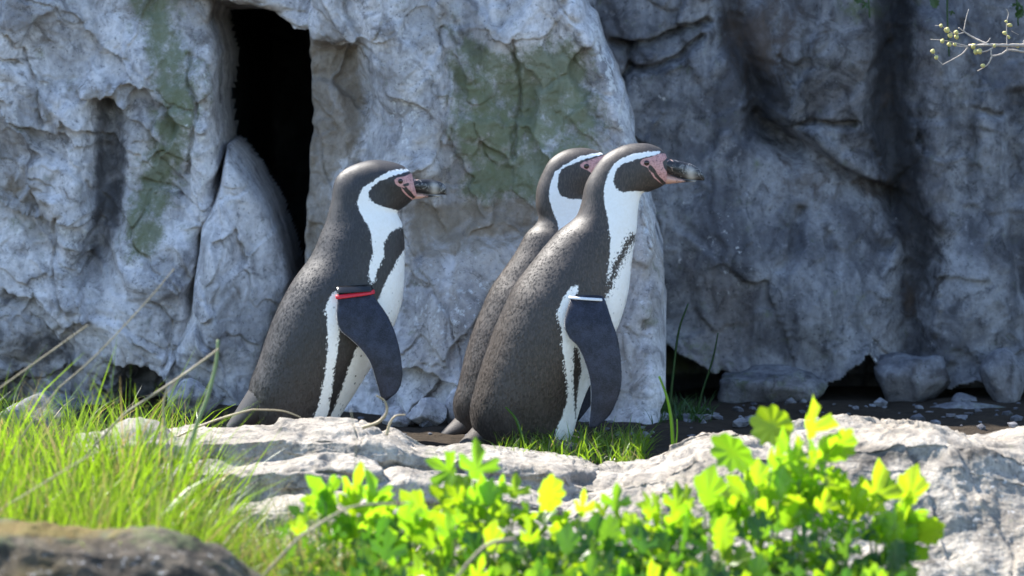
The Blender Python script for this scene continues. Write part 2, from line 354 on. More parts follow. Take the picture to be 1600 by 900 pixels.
# --- the sheet of rock farthest back, with the cave and the overhung foot; an unseen mound added behind keeps the sun from leaking through
def rel_back(X, Y):
    h = rock_detail(X, Y, 4.3, 1.0, 1.35, 1.7)
    h += scarp(X, Y, [(955, 66), (1010, 68), (1060, 46), (1100, 32)], -0.035, 14, 2)
    for pts, wd, am in (([(955, 66), (1010, 68), (1060, 46), (1105, 30)], 5, -0.05), ([(983, 68), (986, 108), (972, 135)], 5, -0.05),
                        ([(986, 112), (1050, 96), (1095, 58)], 5, -0.05), ([(1128, -30), (1150, 60), (1188, 140), (1180, 200), (1240, 240)], 18, -0.07),
                        ([(1190, 195), (1240, 228), (1300, 262), (1370, 300), (1400, 330)], 16, -0.045), ([(1245, 194), (1290, 187), (1335, 190)], 5, -0.035),
                        ([(1400, -20), (1388, 150), (1402, 300), (1432, 400), (1420, 570)], 26, -0.085), ([(1590, 150), (1578, 330), (1600, 450)], 16, -0.05),
                        ([(1455, 40), (1462, 180), (1458, 330)], 22, 0.05), ([(1250, 330), (1240, 380), (1225, 410)], 9, -0.03), ([(1530, 165), (1560, 175)], 5, -0.03)):
        h += gauss_line(X+5*fbm(X/30, Y/30, 2.2, 3), Y+5*fbm(X/30, Y/30, 7.2, 3), pts, wd, am)
    h += blob(X, Y, 1280, 90, 120, 110, 0.07)+blob(X, Y, 1120, 380, 130, 140, 0.06)+blob(X, Y, 1300, 470, 130, 110, 0.08)+blob(X, Y, 1520, 480, 80, 120, 0.08)
    h += blob(X, Y, 1090, 150, 90, 90, 0.03)
    h += scarp(X, Y, [(1250, 192), (1300, 250), (1400, 305)][::-1], 0.03, 70, 5)
    # the foot is undercut
    low = np.interp(X, [900, 1020, 1070, 1110, 1180, 1230, 1275, 1310, 1335, 1350, 1372, 1410, 1440, 1480, 1530, 1580, 1640, 1800], [500, 515, 545, 566, 578, 590, 592, 575, 550, 540, 566, 574, 590, 600, 580, 560, 575, 590])
    low = low+5*fbm(X/22, X*0+2, 0.4, 3)
    s = Y-low; inb = sstep(880, 960, X)
    h += inb*0.06*np.exp(-np.maximum(-s, 0)/26)*(s < 0)
    h -= inb*0.20*sstep(0, 9, s)
    # the cave runs back behind the gap on the left
    cave = poly_sd(X, Y, [(330, -10), (500, -10), (500, 520), (470, 700), (330, 700)])
    h -= 1.5*sstep(0, 30, cave)
    return h
def build_back():
    xs = np.arange(-700, 2301, 4.0); ys = np.concatenate([np.arange(-330, 700, 3.4)])
    X, Y = np.meshgrid(xs, ys, indexing='ij'); h = rel_back(X, Y)
    V = at(X, Y, 1.15); V[..., 1] -= h; V[..., 2] -= 0.22*np.clip(h, -0.1, 0.2)
    # roll over the top: unseen rows added to block sun from behind, down to the ground
    T = np.linspace(0, 1, 60)[::-1]; top = V[:, 0, :]
    R = np.zeros((len(xs), 60, 3)); R[..., 0] = top[:, None, 0]; R[..., 1] = top[:, None, 1]+9.0*T[None]**1.6+0.02
    R[..., 2] = top[:, None, 2]+0.08*np.sin(np.minimum(T*14, math.pi/2))[None]-(top[:, None, 2]+0.5)*sstep(0.35, 1, T)[None]
    R[..., 2] += 0.05*fbm(R[..., 0]*4, R[..., 1]*3, 1.1, 4)*sstep(0, 0.1, T)[None]
    hid = lambda a: np.concatenate([np.zeros((len(xs), 60)), a], 1)
    X2, Y2 = X, Y
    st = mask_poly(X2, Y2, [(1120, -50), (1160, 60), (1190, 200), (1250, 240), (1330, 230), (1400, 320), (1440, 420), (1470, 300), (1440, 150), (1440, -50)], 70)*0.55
    st = st+gauss_line(X2, Y2, [(1400, -50), (1390, 150), (1405, 300), (1435, 400), (1425, 600)], 34, 0.6)+gauss_line(X2, Y2, [(1130, 40), (1190, 150), (1200, 215)], 36, 0.5)  # darker along the two deep grooves
    st = st+0.9*sstep(0, 12, Y2-600)*sstep(900, 960, X2)  # shade under the overhang painted onto the foot
    st = st+1.5*mask_poly(X2, Y2, [(335, -20), (495, -20), (495, 700), (335, 700)], 10)  # darkness of the cave painted onto its rock
    ru = blob(X2, Y2, 1180, 60, 60, 110, 0.5)+blob(X2, Y2, 1260, 40, 150, 60, 0.35)+blob(X2, Y2, 1380, 300, 60, 60, 0.5)+blob(X2, Y2, 1250, 290, 60, 60, 0.6)+blob(X2, Y2, 1430, 470, 40, 90, 0.5)+blob(X2, Y2, 1360, 150, 90, 60, 0.35)
    wh = blob(X2, Y2, 1360, 530, 14, 30, 0.35)+blob(X2, Y2, 1540, 460, 60, 110, 0.14)+blob(X2, Y2, 1110, 400, 100, 110, 0.22)+blob(X2, Y2, 1030, 170, 60, 90, 0.2)+blob(X2, Y2, 1290, 490, 90, 50, 0.12)
    mo = blob(X2, Y2, 1060, 590, 70, 60, 0.75)+blob(X2, Y2, 1350, 5, 60, 30, 0.5)
    VV = np.concatenate([R, V], 1)
    F = grid_faces(*VV.shape[:2])
    o = mesh_obj('rock_wall', VV, F[:, ::-1], M['rock_dark'], attrs={'stain_shade': hid(st), 'rust': hid(ru), 'moss': hid(mo), 'white': hid(wh)})
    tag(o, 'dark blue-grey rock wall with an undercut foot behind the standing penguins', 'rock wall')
build_back()

# --- the big rock on the left
def rel_left(X, Y):
    h = rock_detail(X, Y, 1.7, 1.25, 0.75, 1.6)+0.06+0.05*blob(X, Y, 80, 200, 260, 260, 1)
    Xw = X+8*fbm(X/40, Y/40, 5.5, 3); Yw = Y+8*fbm(X/40, Y/40, 6.5, 3)
    h += gauss_line(Xw, Yw, [(172, 145), (178, 210), (172, 300), (163, 360), (145, 395)], 22, -0.065)
    h += scarp(Xw, Yw, [(205, 140), (185, 122), (150, 120), (125, 108)], 0.05, 35, 4)
    h += gauss_line(Xw, Yw, [(118, 130), (125, 240), (120, 330), (110, 430)], 26, 0.035)+gauss_line(Xw, Yw, [(335, -40), (345, 100), (335, 260), (300, 380)], 32, 0.06)
    h += gauss_line(Xw, Yw, [(225, 40), (235, 150), (210, 260), (240, 380)], 30, 0.022)
    h += scarp(Xw, Yw, [(0, 420), (60, 440), (110, 480), (140, 540)], -0.03, 60, 5)+scarp(Xw, Yw, [(140, 385), (132, 420), (150, 470)], 0.03, 50, 4)
    h += scarp(Xw, Yw, [(30, 290), (60, 265), (110, 270)], 0.022, 40, 3)+scarp(Xw, Yw, [(0, 130), (60, 190), (110, 230)], 0.02, 30, 3)
    h += scarp(Xw, Yw, [(0, 60), (50, 90), (100, 150)], 0.016, 26, 3)
    h += blob(X, Y, 215, 440, 50, 80, 0.05)+blob(X, Y, 60, 480, 80, 60, 0.03)
    h += scarp(Xw, Yw, [(300, 575), (262, 545), (225, 520), (180, 520)], 0.035, 50, 5)
    h -= 0.15*mask_poly(Xw+24*fbm(X/28, Y/28, 3.3, 3), Yw+24*fbm(X/28, Y/28, 4.3, 3), [(195, 545), (225, 528), (262, 552), (300, 590), (340, 700), (190, 700)], 22)
    for c_ in ([(250, 420), (275, 470), (262, 540)], [(100, 300), (90, 380), (105, 450)], [(20, 20), (60, 90), (70, 170)], [(300, 60), (312, 150), (300, 240)]): h += gauss_line(Xw, Yw, c_, 3.0, -0.02)
    h -= 0.09*sstep(520, 640, Y)*sstep(120, 20, X)
    return h
wall_piece('cliff_rock', (-420, -300, 372, 700), 2.3, [(-400, 690), (-400, -220), (-200, -275), (120, -285), (290, -230), (326, -60), (336, 20), (344, 80), (338, 150), (343, 230), (336, 300), (322, 340), (315, 420), (300, 520), (320, 690)],
    1.0, rel_left, {
    'moss': lambda X, Y: gauss_line(X, Y, [(232, -40), (262, 40), (292, 110), (275, 190), (245, 260), (228, 330)], 36, 0.95)+blob(X, Y, 20, 310, 70, 40, 0.15),
    'stain_shade': lambda X, Y: 0.75*mask_poly(X, Y, [(152, 140), (200, 135), (206, 250), (196, 330), (165, 385), (140, 400), (152, 300)], 10)+0.55*mask_poly(X, Y, [(-200, 430), (40, 440), (110, 480), (150, 560), (150, 700), (-200, 700)], 40)+0.7*mask_poly(X, Y, [(175, 535), (262, 548), (320, 690), (150, 690)], 20)+blob(X, Y, 290, 20, 30, 40, 0.4),  # shade painted into the groove and the lower hollow, plus darker patches
    'rust': lambda X, Y: blob(X, Y, 50, 275, 90, 40, 0.6)+blob(X, Y, 165, 118, 45, 14, 0.95)+blob(X, Y, 30, 60, 120, 80, 0.32)+blob(X, Y, 215, 10, 60, 40, 0.4)+blob(X, Y, 325, 325, 10, 25, 0.7),
    'white': lambda X, Y: blob(X, Y, 325, 180, 36, 170, 0.42)+blob(X, Y, 120, 350, 36, 90, 0.42)+blob(X, Y, 70, 120, 130, 110, 0.25)+blob(X, Y, 270, 330, 40, 60, 0.25)},
    M['rock'], label='big pale grey rock with a mossy green streak beside the dark cave')

# --- the slab leaning against it below the cave
def rel_slab(X, Y):
    h = rock_detail(X, Y, 2.9, 0.8, 1.2, 1.5)+0.09
    h += gauss_line(X, Y, [(348, 350), (345, 420), (335, 500)], 24, 0.05)+scarp(X, Y, [(335, 340), (372, 330), (392, 390)], -0.03, 40, 4)
    return h-0.0009*np.maximum(X-372, 0)
wall_piece('leaning_slab', (250, 205, 470, 700), 2.0, [(358, 228), (384, 262), (410, 308), (430, 358), (446, 412), (450, 440), (425, 500), (405, 560), (395, 690), (330, 690), (270, 690), (262, 560), (300, 480), (312, 400), (318, 340), (340, 300)],
    0.94, rel_slab, {'stain_shade': lambda X, Y: blob(X, Y, 420, 430, 26, 50, 0.45)+blob(X, Y, 330, 600, 70, 60, 0.5)+gauss_line(X, Y, [(300, 400), (285, 430), (275, 470)], 9, 0.5),  # darker near the edge, at the foot and along a crack
    'rust': lambda X, Y: blob(X, Y, 375, 425, 25, 25, 0.5), 'white': lambda X, Y: gauss_line(X, Y, [(345, 330), (350, 420), (330, 480)], 26, 0.22)},
    M['rock'], rnd=15, edge_noise=3, label='grey pointed slab leaning at the foot of the cave opening')

# --- the central pillar
def rel_mid(X, Y):
    h = rock_detail(X, Y, 3.6, 1.1, 1.1, 1.4)+0.08
    Xw = X+8*fbm(X/40, Y/40, 15.5, 3); Yw = Y+8*fbm(X/40, Y/40, 16.5, 3)
    h += 0.24*sstep(120, 690, Y)*sstep(560, 800, X)+0.10*sstep(350, 690, Y)
    h += gauss_line(Xw, Yw, [(600, -60), (622, 60), (640, 140), (655, 215)], 46, 0.06)
    h -= 0.11*mask_poly(Xw, Yw, [(470, 60), (560, 62), (590, 150), (570, 260), (520, 300), (505, 420), (470, 430)], 26)
    h += gauss_line(Xw, Yw, [(520, 150), (540, 210), (535, 290)], 14, 0.02)
    h += scarp(Xw, Yw, [(600, 240), (640, 205), (690, 190)], 0.03, 30, 4)
    h += gauss_line(Xw, Yw, [(885, -40), (930, 50), (962, 130), (985, 240), (1010, 330)], 20, 0.05)
    h += gauss_line(Xw, Yw, [(700, -40), (720, 40), (735, 90)], 16, 0.018)
    for c_ in ([(560, 300), (575, 380), (560, 470)], [(850, 360), (865, 430), (850, 520)], [(935, 250), (950, 350), (940, 470)], [(690, 20), (700, 110), (690, 200)], [(800, 30), (815, 120), (800, 220)]): h += gauss_line(Xw, Yw, c_, 3.0, -0.018)
    h -= blob(X, Y, 820, 150, 110, 110, 0.035)
    h += scarp(Xw, Yw, [(860, 322), (790, 338), (720, 332), (640, 352)], -0.028, 60, 5)
    h += blob(X, Y, 730, 410, 120, 60, 0.055)+blob(X, Y, 660, 360, 60, 40, 0.03)
    h += scarp(Xw, Yw, [(790, 478), (720, 498), (660, 490), (600, 500)], 0.045, 55, 4)
    h += scarp(Xw, Yw, [(760, 400), (715, 440), (690, 470)], 0.016, 30, 3)+scarp(Xw, Yw, [(690, 505), (660, 540), (640, 560)], 0.02, 30, 3)
    h += scarp(Xw, Yw, [(640, 560), (690, 552), (740, 535)], 0.02, 30, 3)+scarp(Xw, Yw, [(700, 640), (660, 612), (600, 618), (560, 600)], 0.04, 40, 4)
    h -= 0.14*mask_poly(Xw+14*fbm(X/22, Y/22, 3.3, 3), Yw+14*fbm(X/22, Y/22, 4.3, 3), [(590, 630), (650, 622), (720, 640), (760, 720), (580, 720)], 9)
    h += gauss_line(Xw, Yw, [(1000, 330), (1018, 450), (1000, 560), (1005, 690)], 26, 0.045)+blob(X, Y, 990, 600, 30, 60, 0.02)
    return h
wall_piece('rock_pillar', (450, -320, 1060, 740), 2.3, [(484, 40), (480, 120), (488, 200), (480, 300), (474, 380), (474, 460), (480, 600), (480, 730), (1020, 730), (1016, 640), (1012, 600), (1030, 520), (1036, 440), (1026, 350), (1006, 290), (990, 220), (974, 130), (944, 60), (905, -20), (870, -140), (780, -260), (620, -300), (520, -280), (480, -160)],
    0.86, rel_mid, {
    'moss': lambda X, Y: mask_poly(X, Y, [(705, 10), (790, 60), (900, 20), (935, 130), (945, 240), (860, 290), (730, 280), (700, 130)], 30)*0.85+blob(X, Y, 860, 90, 60, 40, 0.25)+blob(X, Y, 800, 270, 90, 30, 0.2)+blob(X, Y, 1010, 430, 16, 60, 0.2),
    'stain_shade': lambda X, Y: gauss_line(X, Y, [(895, 0), (915, 80), (935, 170)], 14, 0.45)+blob(X, Y, 740, 60, 50, 60, 0.3)+blob(X, Y, 650, 650, 70, 40, 0.6)+blob(X, Y, 720, 30, 60, 40, 0.25)+0.35*mask_poly(X, Y, [(470, 60), (555, 66), (570, 160), (520, 300), (500, 430), (470, 430)], 25),  # shade painted into the bottom hollow and left recess, plus dark streaks
    'rust': lambda X, Y: mask_poly(X, Y, [(455, 50), (565, 60), (575, 200), (530, 280), (520, 430), (455, 450)], 22)*0.85+mask_poly(X, Y, [(640, 285), (900, 285), (880, 335), (720, 345), (640, 350)], 16)*0.8+blob(X, Y, 650, 210, 50, 30, 0.3),
    'white': lambda X, Y: blob(X, Y, 640, 120, 36, 110, 0.42)+gauss_line(X, Y, [(925, 20), (960, 110), (990, 220), (1015, 320)], 16, 0.55)+blob(X, Y, 730, 410, 110, 60, 0.40)+blob(X, Y, 690, 560, 100, 50, 0.32)+blob(X, Y, 990, 590, 36, 110, 0.45)+blob(X, Y, 860, 160, 80, 50, 0.12)},
    M['rock'], label='weathered grey rock pillar with a green mossy face behind the penguins')

# --- the stone over the cave mouth
def rel_lintel(X, Y): return rock_detail(X, Y, 6.1, 0.8)+0.05+gauss_line(X, Y, [(400, -40), (470, 10), (540, 10)], 30, 0.05)
wall_piece('lintel_rock', (300, -260, 590, 70), 2.2, [(330, -250), (580, -260), (572, 0), (548, 28), (510, 36), (466, 27), (430, 6), (395, -3), (330, -2)],
    0.93, rel_lintel, {'rust': lambda X, Y: gauss_line(X, Y, [(340, 4), (430, 10), (470, 34)], 9, 0.6)}, M['rock'], rnd=24, edge_noise=4, label='rounded grey rock bridging the top of the dark cave')

# --- loose stones
def boulder(name, px, py, Y, r, seed, mat, label, rz=0.0, cat='rock', sub=4, cuts=14, group=None, base=None, masks=(0, 0, 0, 0)):
    bm = bmesh.new(); bmesh.ops.create_icosphere(bm, subdivisions=sub, radius=1)
    P = np.array([v.co[:] for v in bm.verts]); F = np.array([[v.index for v in f.verts] for f in bm.faces]); bm.free()
    r_ = np.random.default_rng(seed)
    for i in range(cuts):
        n = r_.normal(size=3); n /= np.linalg.norm(n); d = r_.uniform(0.55, 0.85)
        k = np.maximum(P@n-d, 0); P = P-k[:, None]*n*0.92
    k = 1+0.10*fbm(P[:, 0]*1.6+seed, P[:, 1]*1.6, P[:, 2]*1.6, 4)+0.05*ridged(P[:, 0]*4, P[:, 1]*4+seed, P[:, 2]*4, 4)
    P = P*k[:, None]*np.asarray(r)
    c, s = math.cos(rz), math.sin(rz); P = np.stack([P[:, 0]*c-P[:, 1]*s, P[:, 0]*s+P[:, 1]*c, P[:, 2]], 1)
    C = at(px, py, Y) if py is not None else np.array(px)
    o = mesh_obj(name, P, F, mat, attrs={k_: np.full(len(P), v) for k_, v in zip(('moss', 'stain_shade', 'rust', 'white'), masks)}); o.location = C
    return tag(o, label, cat, group)
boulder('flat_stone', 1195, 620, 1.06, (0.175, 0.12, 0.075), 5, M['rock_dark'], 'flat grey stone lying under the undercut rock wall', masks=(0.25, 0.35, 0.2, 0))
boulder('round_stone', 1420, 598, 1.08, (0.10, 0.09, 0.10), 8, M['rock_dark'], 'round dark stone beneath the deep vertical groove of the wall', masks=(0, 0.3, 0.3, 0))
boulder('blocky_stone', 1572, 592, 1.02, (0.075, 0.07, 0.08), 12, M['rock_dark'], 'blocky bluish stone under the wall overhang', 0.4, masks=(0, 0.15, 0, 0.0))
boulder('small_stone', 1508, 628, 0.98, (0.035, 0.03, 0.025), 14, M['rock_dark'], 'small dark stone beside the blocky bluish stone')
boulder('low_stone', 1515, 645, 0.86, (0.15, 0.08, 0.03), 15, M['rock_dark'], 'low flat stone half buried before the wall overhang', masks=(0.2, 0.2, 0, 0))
boulder('cavity_stone', 668, 650, 0.46, (0.05, 0.05, 0.042), 21, M['rock'], 'rounded grey stone in the hollow between the penguins', masks=(0, 0.35, 0.2, 0))
boulder('cavity_stone', 716, 640, 0.50, (0.03, 0.04, 0.05), 25, M['rock'], 'upright grey stone in the hollow behind the rear penguin', masks=(0, 0.4, 0, 0))
boulder('cavity_stone', 618, 655, 0.46, (0.035, 0.04, 0.03), 22, M['rock'], 'small stone in the hollow nearest the red-banded penguin', masks=(0, 0.4, 0.2, 0))
boulder('wedge_stone', 300, 625, 0.62, (0.07, 0.06, 0.06), 31, M['rock'], 'dark wedge of stone at the foot of the leaning slab', masks=(0, 0.5, 0, 0))
boulder('bluish_boulder', 60, 652, 0.42, (0.12, 0.10, 0.06), 33, M['rock_dark'], 'bluish grey boulder half hidden behind the tall grass', 0.2, sub=5, masks=(0.2, 0.1, 0, 0))
boulder('pale_stone', 205, 690, -0.45, (0.10, 0.08, 0.05), 36, M['rock_pale'], 'pale stone among grass beside the layered ledge', 0.1, masks=(0, 0.0, 0, 0.2))

# ------------------------------------------------------------------ pale rocks in front of the penguins
def profile_rock(name, crest, Yc, prof, nx, nv, disp, mat, masks, label, sub=1.0, noise_x=0.0):
    """crest: picture points of the skyline; prof(x, k): distance forward of the crest and drop below it, k in 0..1"""
    cp = smooth_line(crest, 10); pxs = np.linspace(cp[0, 0], cp[-1, 0], nx); pys = np.interp(pxs, cp[:, 0], cp[:, 1])
    yc = Yc(pxs); C = at(pxs, pys, yc)
    K = np.linspace(0, 1, nv); fx, dz = prof(C[:, 0][:, None], K[None], C[:, 2][:, None])
    P = np.stack([np.broadcast_to(C[:, 0][:, None], fx.shape), C[:, 1][:, None]-fx, C[:, 2][:, None]-dz], -1)
    du = np.gradient(P, axis=0); dv = np.gradient(P, axis=1); n = np.cross(dv, du); n /= np.linalg.norm(n, axis=-1)[..., None]+1e-9
    P = P+n*disp(P)[..., None]
    A = {k: np.zeros(fx.shape) for k in ('moss', 'stain_shade', 'rust', 'white')}
    PX, PY = proj(P)
    for k, f in masks.items(): A[k] = f(PX, PY)
    o = mesh_obj(name, P, grid_faces(*fx.shape), mat, attrs=A); return tag(o, label, 'rock')
def interp_prof(ks, fs, ds):
    def f(x, k, z):
        kk = k+0.04*perlin(x*5, k*3, 0.7); kk = np.clip(kk, 0, 1)*(k > 0)*(k < 1)+(k >= 1)
        return np.interp(kk, ks, fs)+0*x, np.interp(kk, ks, ds)+0*x
    return f
def strata(P, sc, amp, seed):
    w_ = 0.02*fbm(P[..., 0]*6, P[..., 1]*6, P[..., 2]*6+seed, 4)
    t = (P[..., 2]*1.0+w_)/sc+0.2*P[..., 0]/sc*0.3
    fr = t-np.floor(t); k = 0.5+0.9*perlin(P[..., 0]*7+seed, np.floor(t)*1.7, 0.4)
    return amp*k*(sstep(0, 0.14, fr)*sstep(1.0, 0.80, fr))
def disp_ledge(P):
    x, y, z = P[..., 0], P[..., 1], P[..., 2]
    f, e = facets(x*9, (y*1.0-z*2)*9, 77)
    f2, e2 = facets(x*26, (y*1.0-z*2)*26, 78)
    return -0.014+strata(P, 0.050, 0.020, 1.0)+0.016*fbm(x*2.6, y*3, z*4, 3)+0.004*ridged(x*4, y*8, z*14, 3, 0.5)+0.0045*f*sstep(0, 0.06, e)+0.0012*f2*sstep(0, 0.1, e2)+0.0020*fbm(x*45, y*45, z*60, 5, 0.6)
def disp_boulder(P):
    x, y, z = P[..., 0], P[..., 1], P[..., 2]
    f, e = facets(x*8+y*3, (y-z*1.5)*9, 91); f2, e2 = facets(x*22, (y-z*1.5)*22, 92)
    w1 = x+0.1*fbm(x*5, y*5, z*5, 3)
    return -0.020+0.034*fbm(x*3.1, y*3.1, z*3.1, 3)+0.009*ridged(w1*5, y*6, z*9, 3, 0.5)+0.008*f*sstep(0, 0.05, e)+0.0018*f2*sstep(0, 0.1, e2)+0.0045*fbm(x*24, y*24, z*24, 6, 0.62)
profile_rock('ledge_rock', [(120, 690), (200, 676), (240, 671), (330, 668), (420, 664), (500, 662), (560, 666), (620, 681), (700, 691), (780, 700), (860, 717), (910, 732), (960, 750), (1000, 775)],
    lambda px: -0.34-0.0001*np.abs(px-500), interp_prof([0, 0.06, 0.11, 0.17, 0.34, 0.42, 0.56, 0.63, 0.78, 0.84, 0.92, 1], [-0.16, -0.13, -0.05, 0.0, 0.17, 0.185, 0.30, 0.31, 0.46, 0.48, 0.60, 0.68], [0.25, 0.02, -0.002, 0.0, 0.014, 0.050, 0.060, 0.10, 0.118, 0.155, 0.18, 0.45]),
    520, 300, disp_ledge, M['rock_pale'], {'stain_shade': lambda X, Y: 0.10*sstep(700, 760, Y), 'moss': lambda X, Y: blob(X, Y, 700, 715, 60, 20, 0.35)+blob(X, Y, 470, 712, 40, 14, 0.3)},  # slightly darker downward, with two greenish patches on the front
    'long pale layered rock ledge in front of the penguin with the red band')
profile_rock('sunlit_boulder', [(820, 800), (870, 766), (910, 746), (950, 728), (1000, 706), (1060, 680), (1120, 658), (1180, 653), (1290, 655), (1400, 652), (1470, 654), (1540, 664), (1600, 664), (1720, 690), (1850, 740)],
    lambda px: -0.42+0*px, interp_prof([0, 0.06, 0.12, 0.18, 0.42, 0.5, 0.9, 1], [-0.2, -0.16, -0.06, 0.0, 0.30, 0.36, 0.58, 0.62], [0.3, 0.05, 0.004, 0.0, 0.010, 0.045, 0.26, 0.45]),
    440, 330, disp_boulder, M['rock_pale'], {'white': lambda X, Y: mask_poly(X, Y, [(1440, 730), (1700, 700), (1700, 930), (1430, 930)], 40)*0.24, 'stain_shade': lambda X, Y: blob(X, Y, 1370, 712, 90, 24, 0.75)+blob(X, Y, 1530, 705, 60, 20, 0.6)+blob(X, Y, 1440, 860, 40, 60, 0.4)+0.22*sstep(700, 760, Y), 'rust': lambda X, Y: 0*X},  # dark weathered patches, and darker down the front face
    'large pale sunlit boulder to the right of the standing penguins')
# dark mossy rock at the near corner
def disp_moss(P):
    x, y, z = P[..., 0], P[..., 1], P[..., 2]; return 0.02*fbm(x*5, y*5, z*5, 4)+0.007*ridged(x*16, y*16, z*16, 4)
profile_rock('mossy_rock', [(-260, 850), (-150, 822), (-40, 818), (60, 822), (170, 828), (250, 836), (310, 850), (360, 874), (410, 905), (450, 950)],
    lambda px: -1.55+0*px, interp_prof([0, 0.08, 0.16, 0.24, 0.45, 0.9, 1], [-0.16, -0.14, -0.07, 0, 0.09, 0.22, 0.24], [0.3, 0.03, 0.008, 0, 0.03, 0.2, 0.3]),
    260, 140, disp_moss, M['rock_moss'], {'moss': lambda X, Y: 0.6*sstep(870, 825, Y), 'rust': lambda X, Y: blob(X, Y, 60, 826, 170, 20, 0.95), 'white': lambda X, Y: 0.22*sstep(830, 870, Y)},
    'dark mossy rock with pale lichen specks in the near grass')
# litter of small stones at the foot of the wall
def pebbles():
    r_ = np.random.default_rng(4); parts = []; n = 230
    bm = bmesh.new(); bmesh.ops.create_icosphere(bm, subdivisions=1, radius=1); v0 = np.array([v.co[:] for v in bm.verts]); f0 = np.array([[v.index for v in f.verts] for f in bm.faces]); bm.free()
    Y = r_.uniform(0.15, 0.95, n); X = at(r_.uniform(560, 1750, n), 650, Y)[:, 0]; S_ = 0.004+0.016*r_.random(n)**3; V, F = [], []
    for i in range(n):
        v = v0*(1+0.25*r_.normal(size=(len(v0), 1)))*S_[i]*np.array([1.2, 1, 0.7]); V.append(v+[X[i], Y[i], gz(X[i], Y[i])+S_[i]*0.3]); F.append(f0+i*len(v0))
    V = np.vstack(V); o = mesh_obj('gravel', V, np.vstack(F), M['rock_dark'], smooth=False, attrs={k: np.zeros(len(V)) for k in ('moss', 'stain_shade', 'rust', 'white')}); tag(o, 'loose gravel on the dark earth along the foot of the wall', 'gravel', kind='stuff')
pebbles()
boulder('pebble_rock', 1222, 908, -1.45, (0.06, 0.05, 0.035), 44, M['rock_pale'], 'small cream stone under the leafy weeds', masks=(0, 0, 0, 0.2))

# ------------------------------------------------------------------ penguins
PXM = 1.4e-3
def loft(pairs, widths, Y0, rings, segs, sup=2.0):
    """pairs: picture points (back, front) of cross-sections at depth Y0, widths: half widths in pixels"""
    p = smooth_line(np.hstack([np.asarray(pairs, float), np.asarray(widths, float)[:, None]]), 12)
    L = np.concatenate([[0], np.cumsum(np.maximum(np.linalg.norm(np.diff(p[:, :2], axis=0), axis=1), np.linalg.norm(np.diff(p[:, 2:4], axis=0), axis=1)))])
    t = np.linspace(0, L[-1], rings); p = np.stack([np.interp(t, L, p[:, i]) for i in range(5)], 1)
    B = at(p[:, 0], p[:, 1], Y0); Fr = at(p[:, 2], p[:, 3], Y0); C = (B+Fr)/2; A = (B-Fr)/2; W = np.maximum(p[:, 4], 0.2)*PXM
    th = np.linspace(0, 2*math.pi, segs, endpoint=False); ct, st = np.cos(th), np.sin(th)
    e = 2.0/sup; ct = np.sign(ct)*np.abs(ct)**e; st = np.sign(st)*np.abs(st)**e
    P = C[:, None]+A[:, None]*ct[None, :, None]; P[..., 1] += W[:, None]*st[None]
    return P
def tube_faces(P):
    """quads of a ring loft plus end fans; returns vertices and faces (quads, the caps as degenerate-free fans)"""
    n, m = P.shape[:2]; V = P.reshape(-1, 3); F = grid_faces(n, m, wrap=True)
    V = np.vstack([V, P[0].mean(0), P[-1].mean(0)]); a, b = n*m, n*m+1; j = np.arange(m); k = (j+1) % m
    T = np.concatenate([np.stack([np.full(m, a), j, k], 1), np.stack([np.full(m, b), (n-1)*m+k, (n-1)*m+j], 1)])
    F3 = np.concatenate([F[:, [0, 1, 2]], F[:, [0, 2, 3]], T]); return V, F3
def flipper(spec, Y0, side, thick):
    """spec rows: left x, y, right x, y, depth left, depth right (pixels, towards the viewer side)"""
    p = smooth_line(np.asarray(spec, float), 9)
    La = at(p[:, 0], p[:, 1], Y0); Ra = at(p[:, 2], p[:, 3], Y0); La[:, 1] += side*p[:, 4]*PXM; Ra[:, 1] += side*p[:, 5]*PXM
    n = len(p); th = np.linspace(0, 2*math.pi, 40, endpoint=False); C = (La+Ra)/2; A = (La-Ra)/2
    tk = np.interp(np.linspace(0, 1, n), [0, 0.15, 0.6, 0.95, 1], [1.5, 1.15, 0.8, 0.45, 0.15])*thick*PXM
    ch = np.linalg.norm(A, axis=1); tk = np.minimum(tk, ch)
    P = C[:, None]+A[:, None]*np.cos(th)[None, :, None]; P[..., 1] += tk[:, None]*(np.sign(np.sin(th))*np.abs(np.sin(th))**0.8)[None]
    edge = np.clip((np.cos(th)-0.965)/0.03, 0, 1)[None]*np.clip((np.linspace(0, 1, n)-0.22)/0.1, 0, 1)[:, None]
    return P, edge
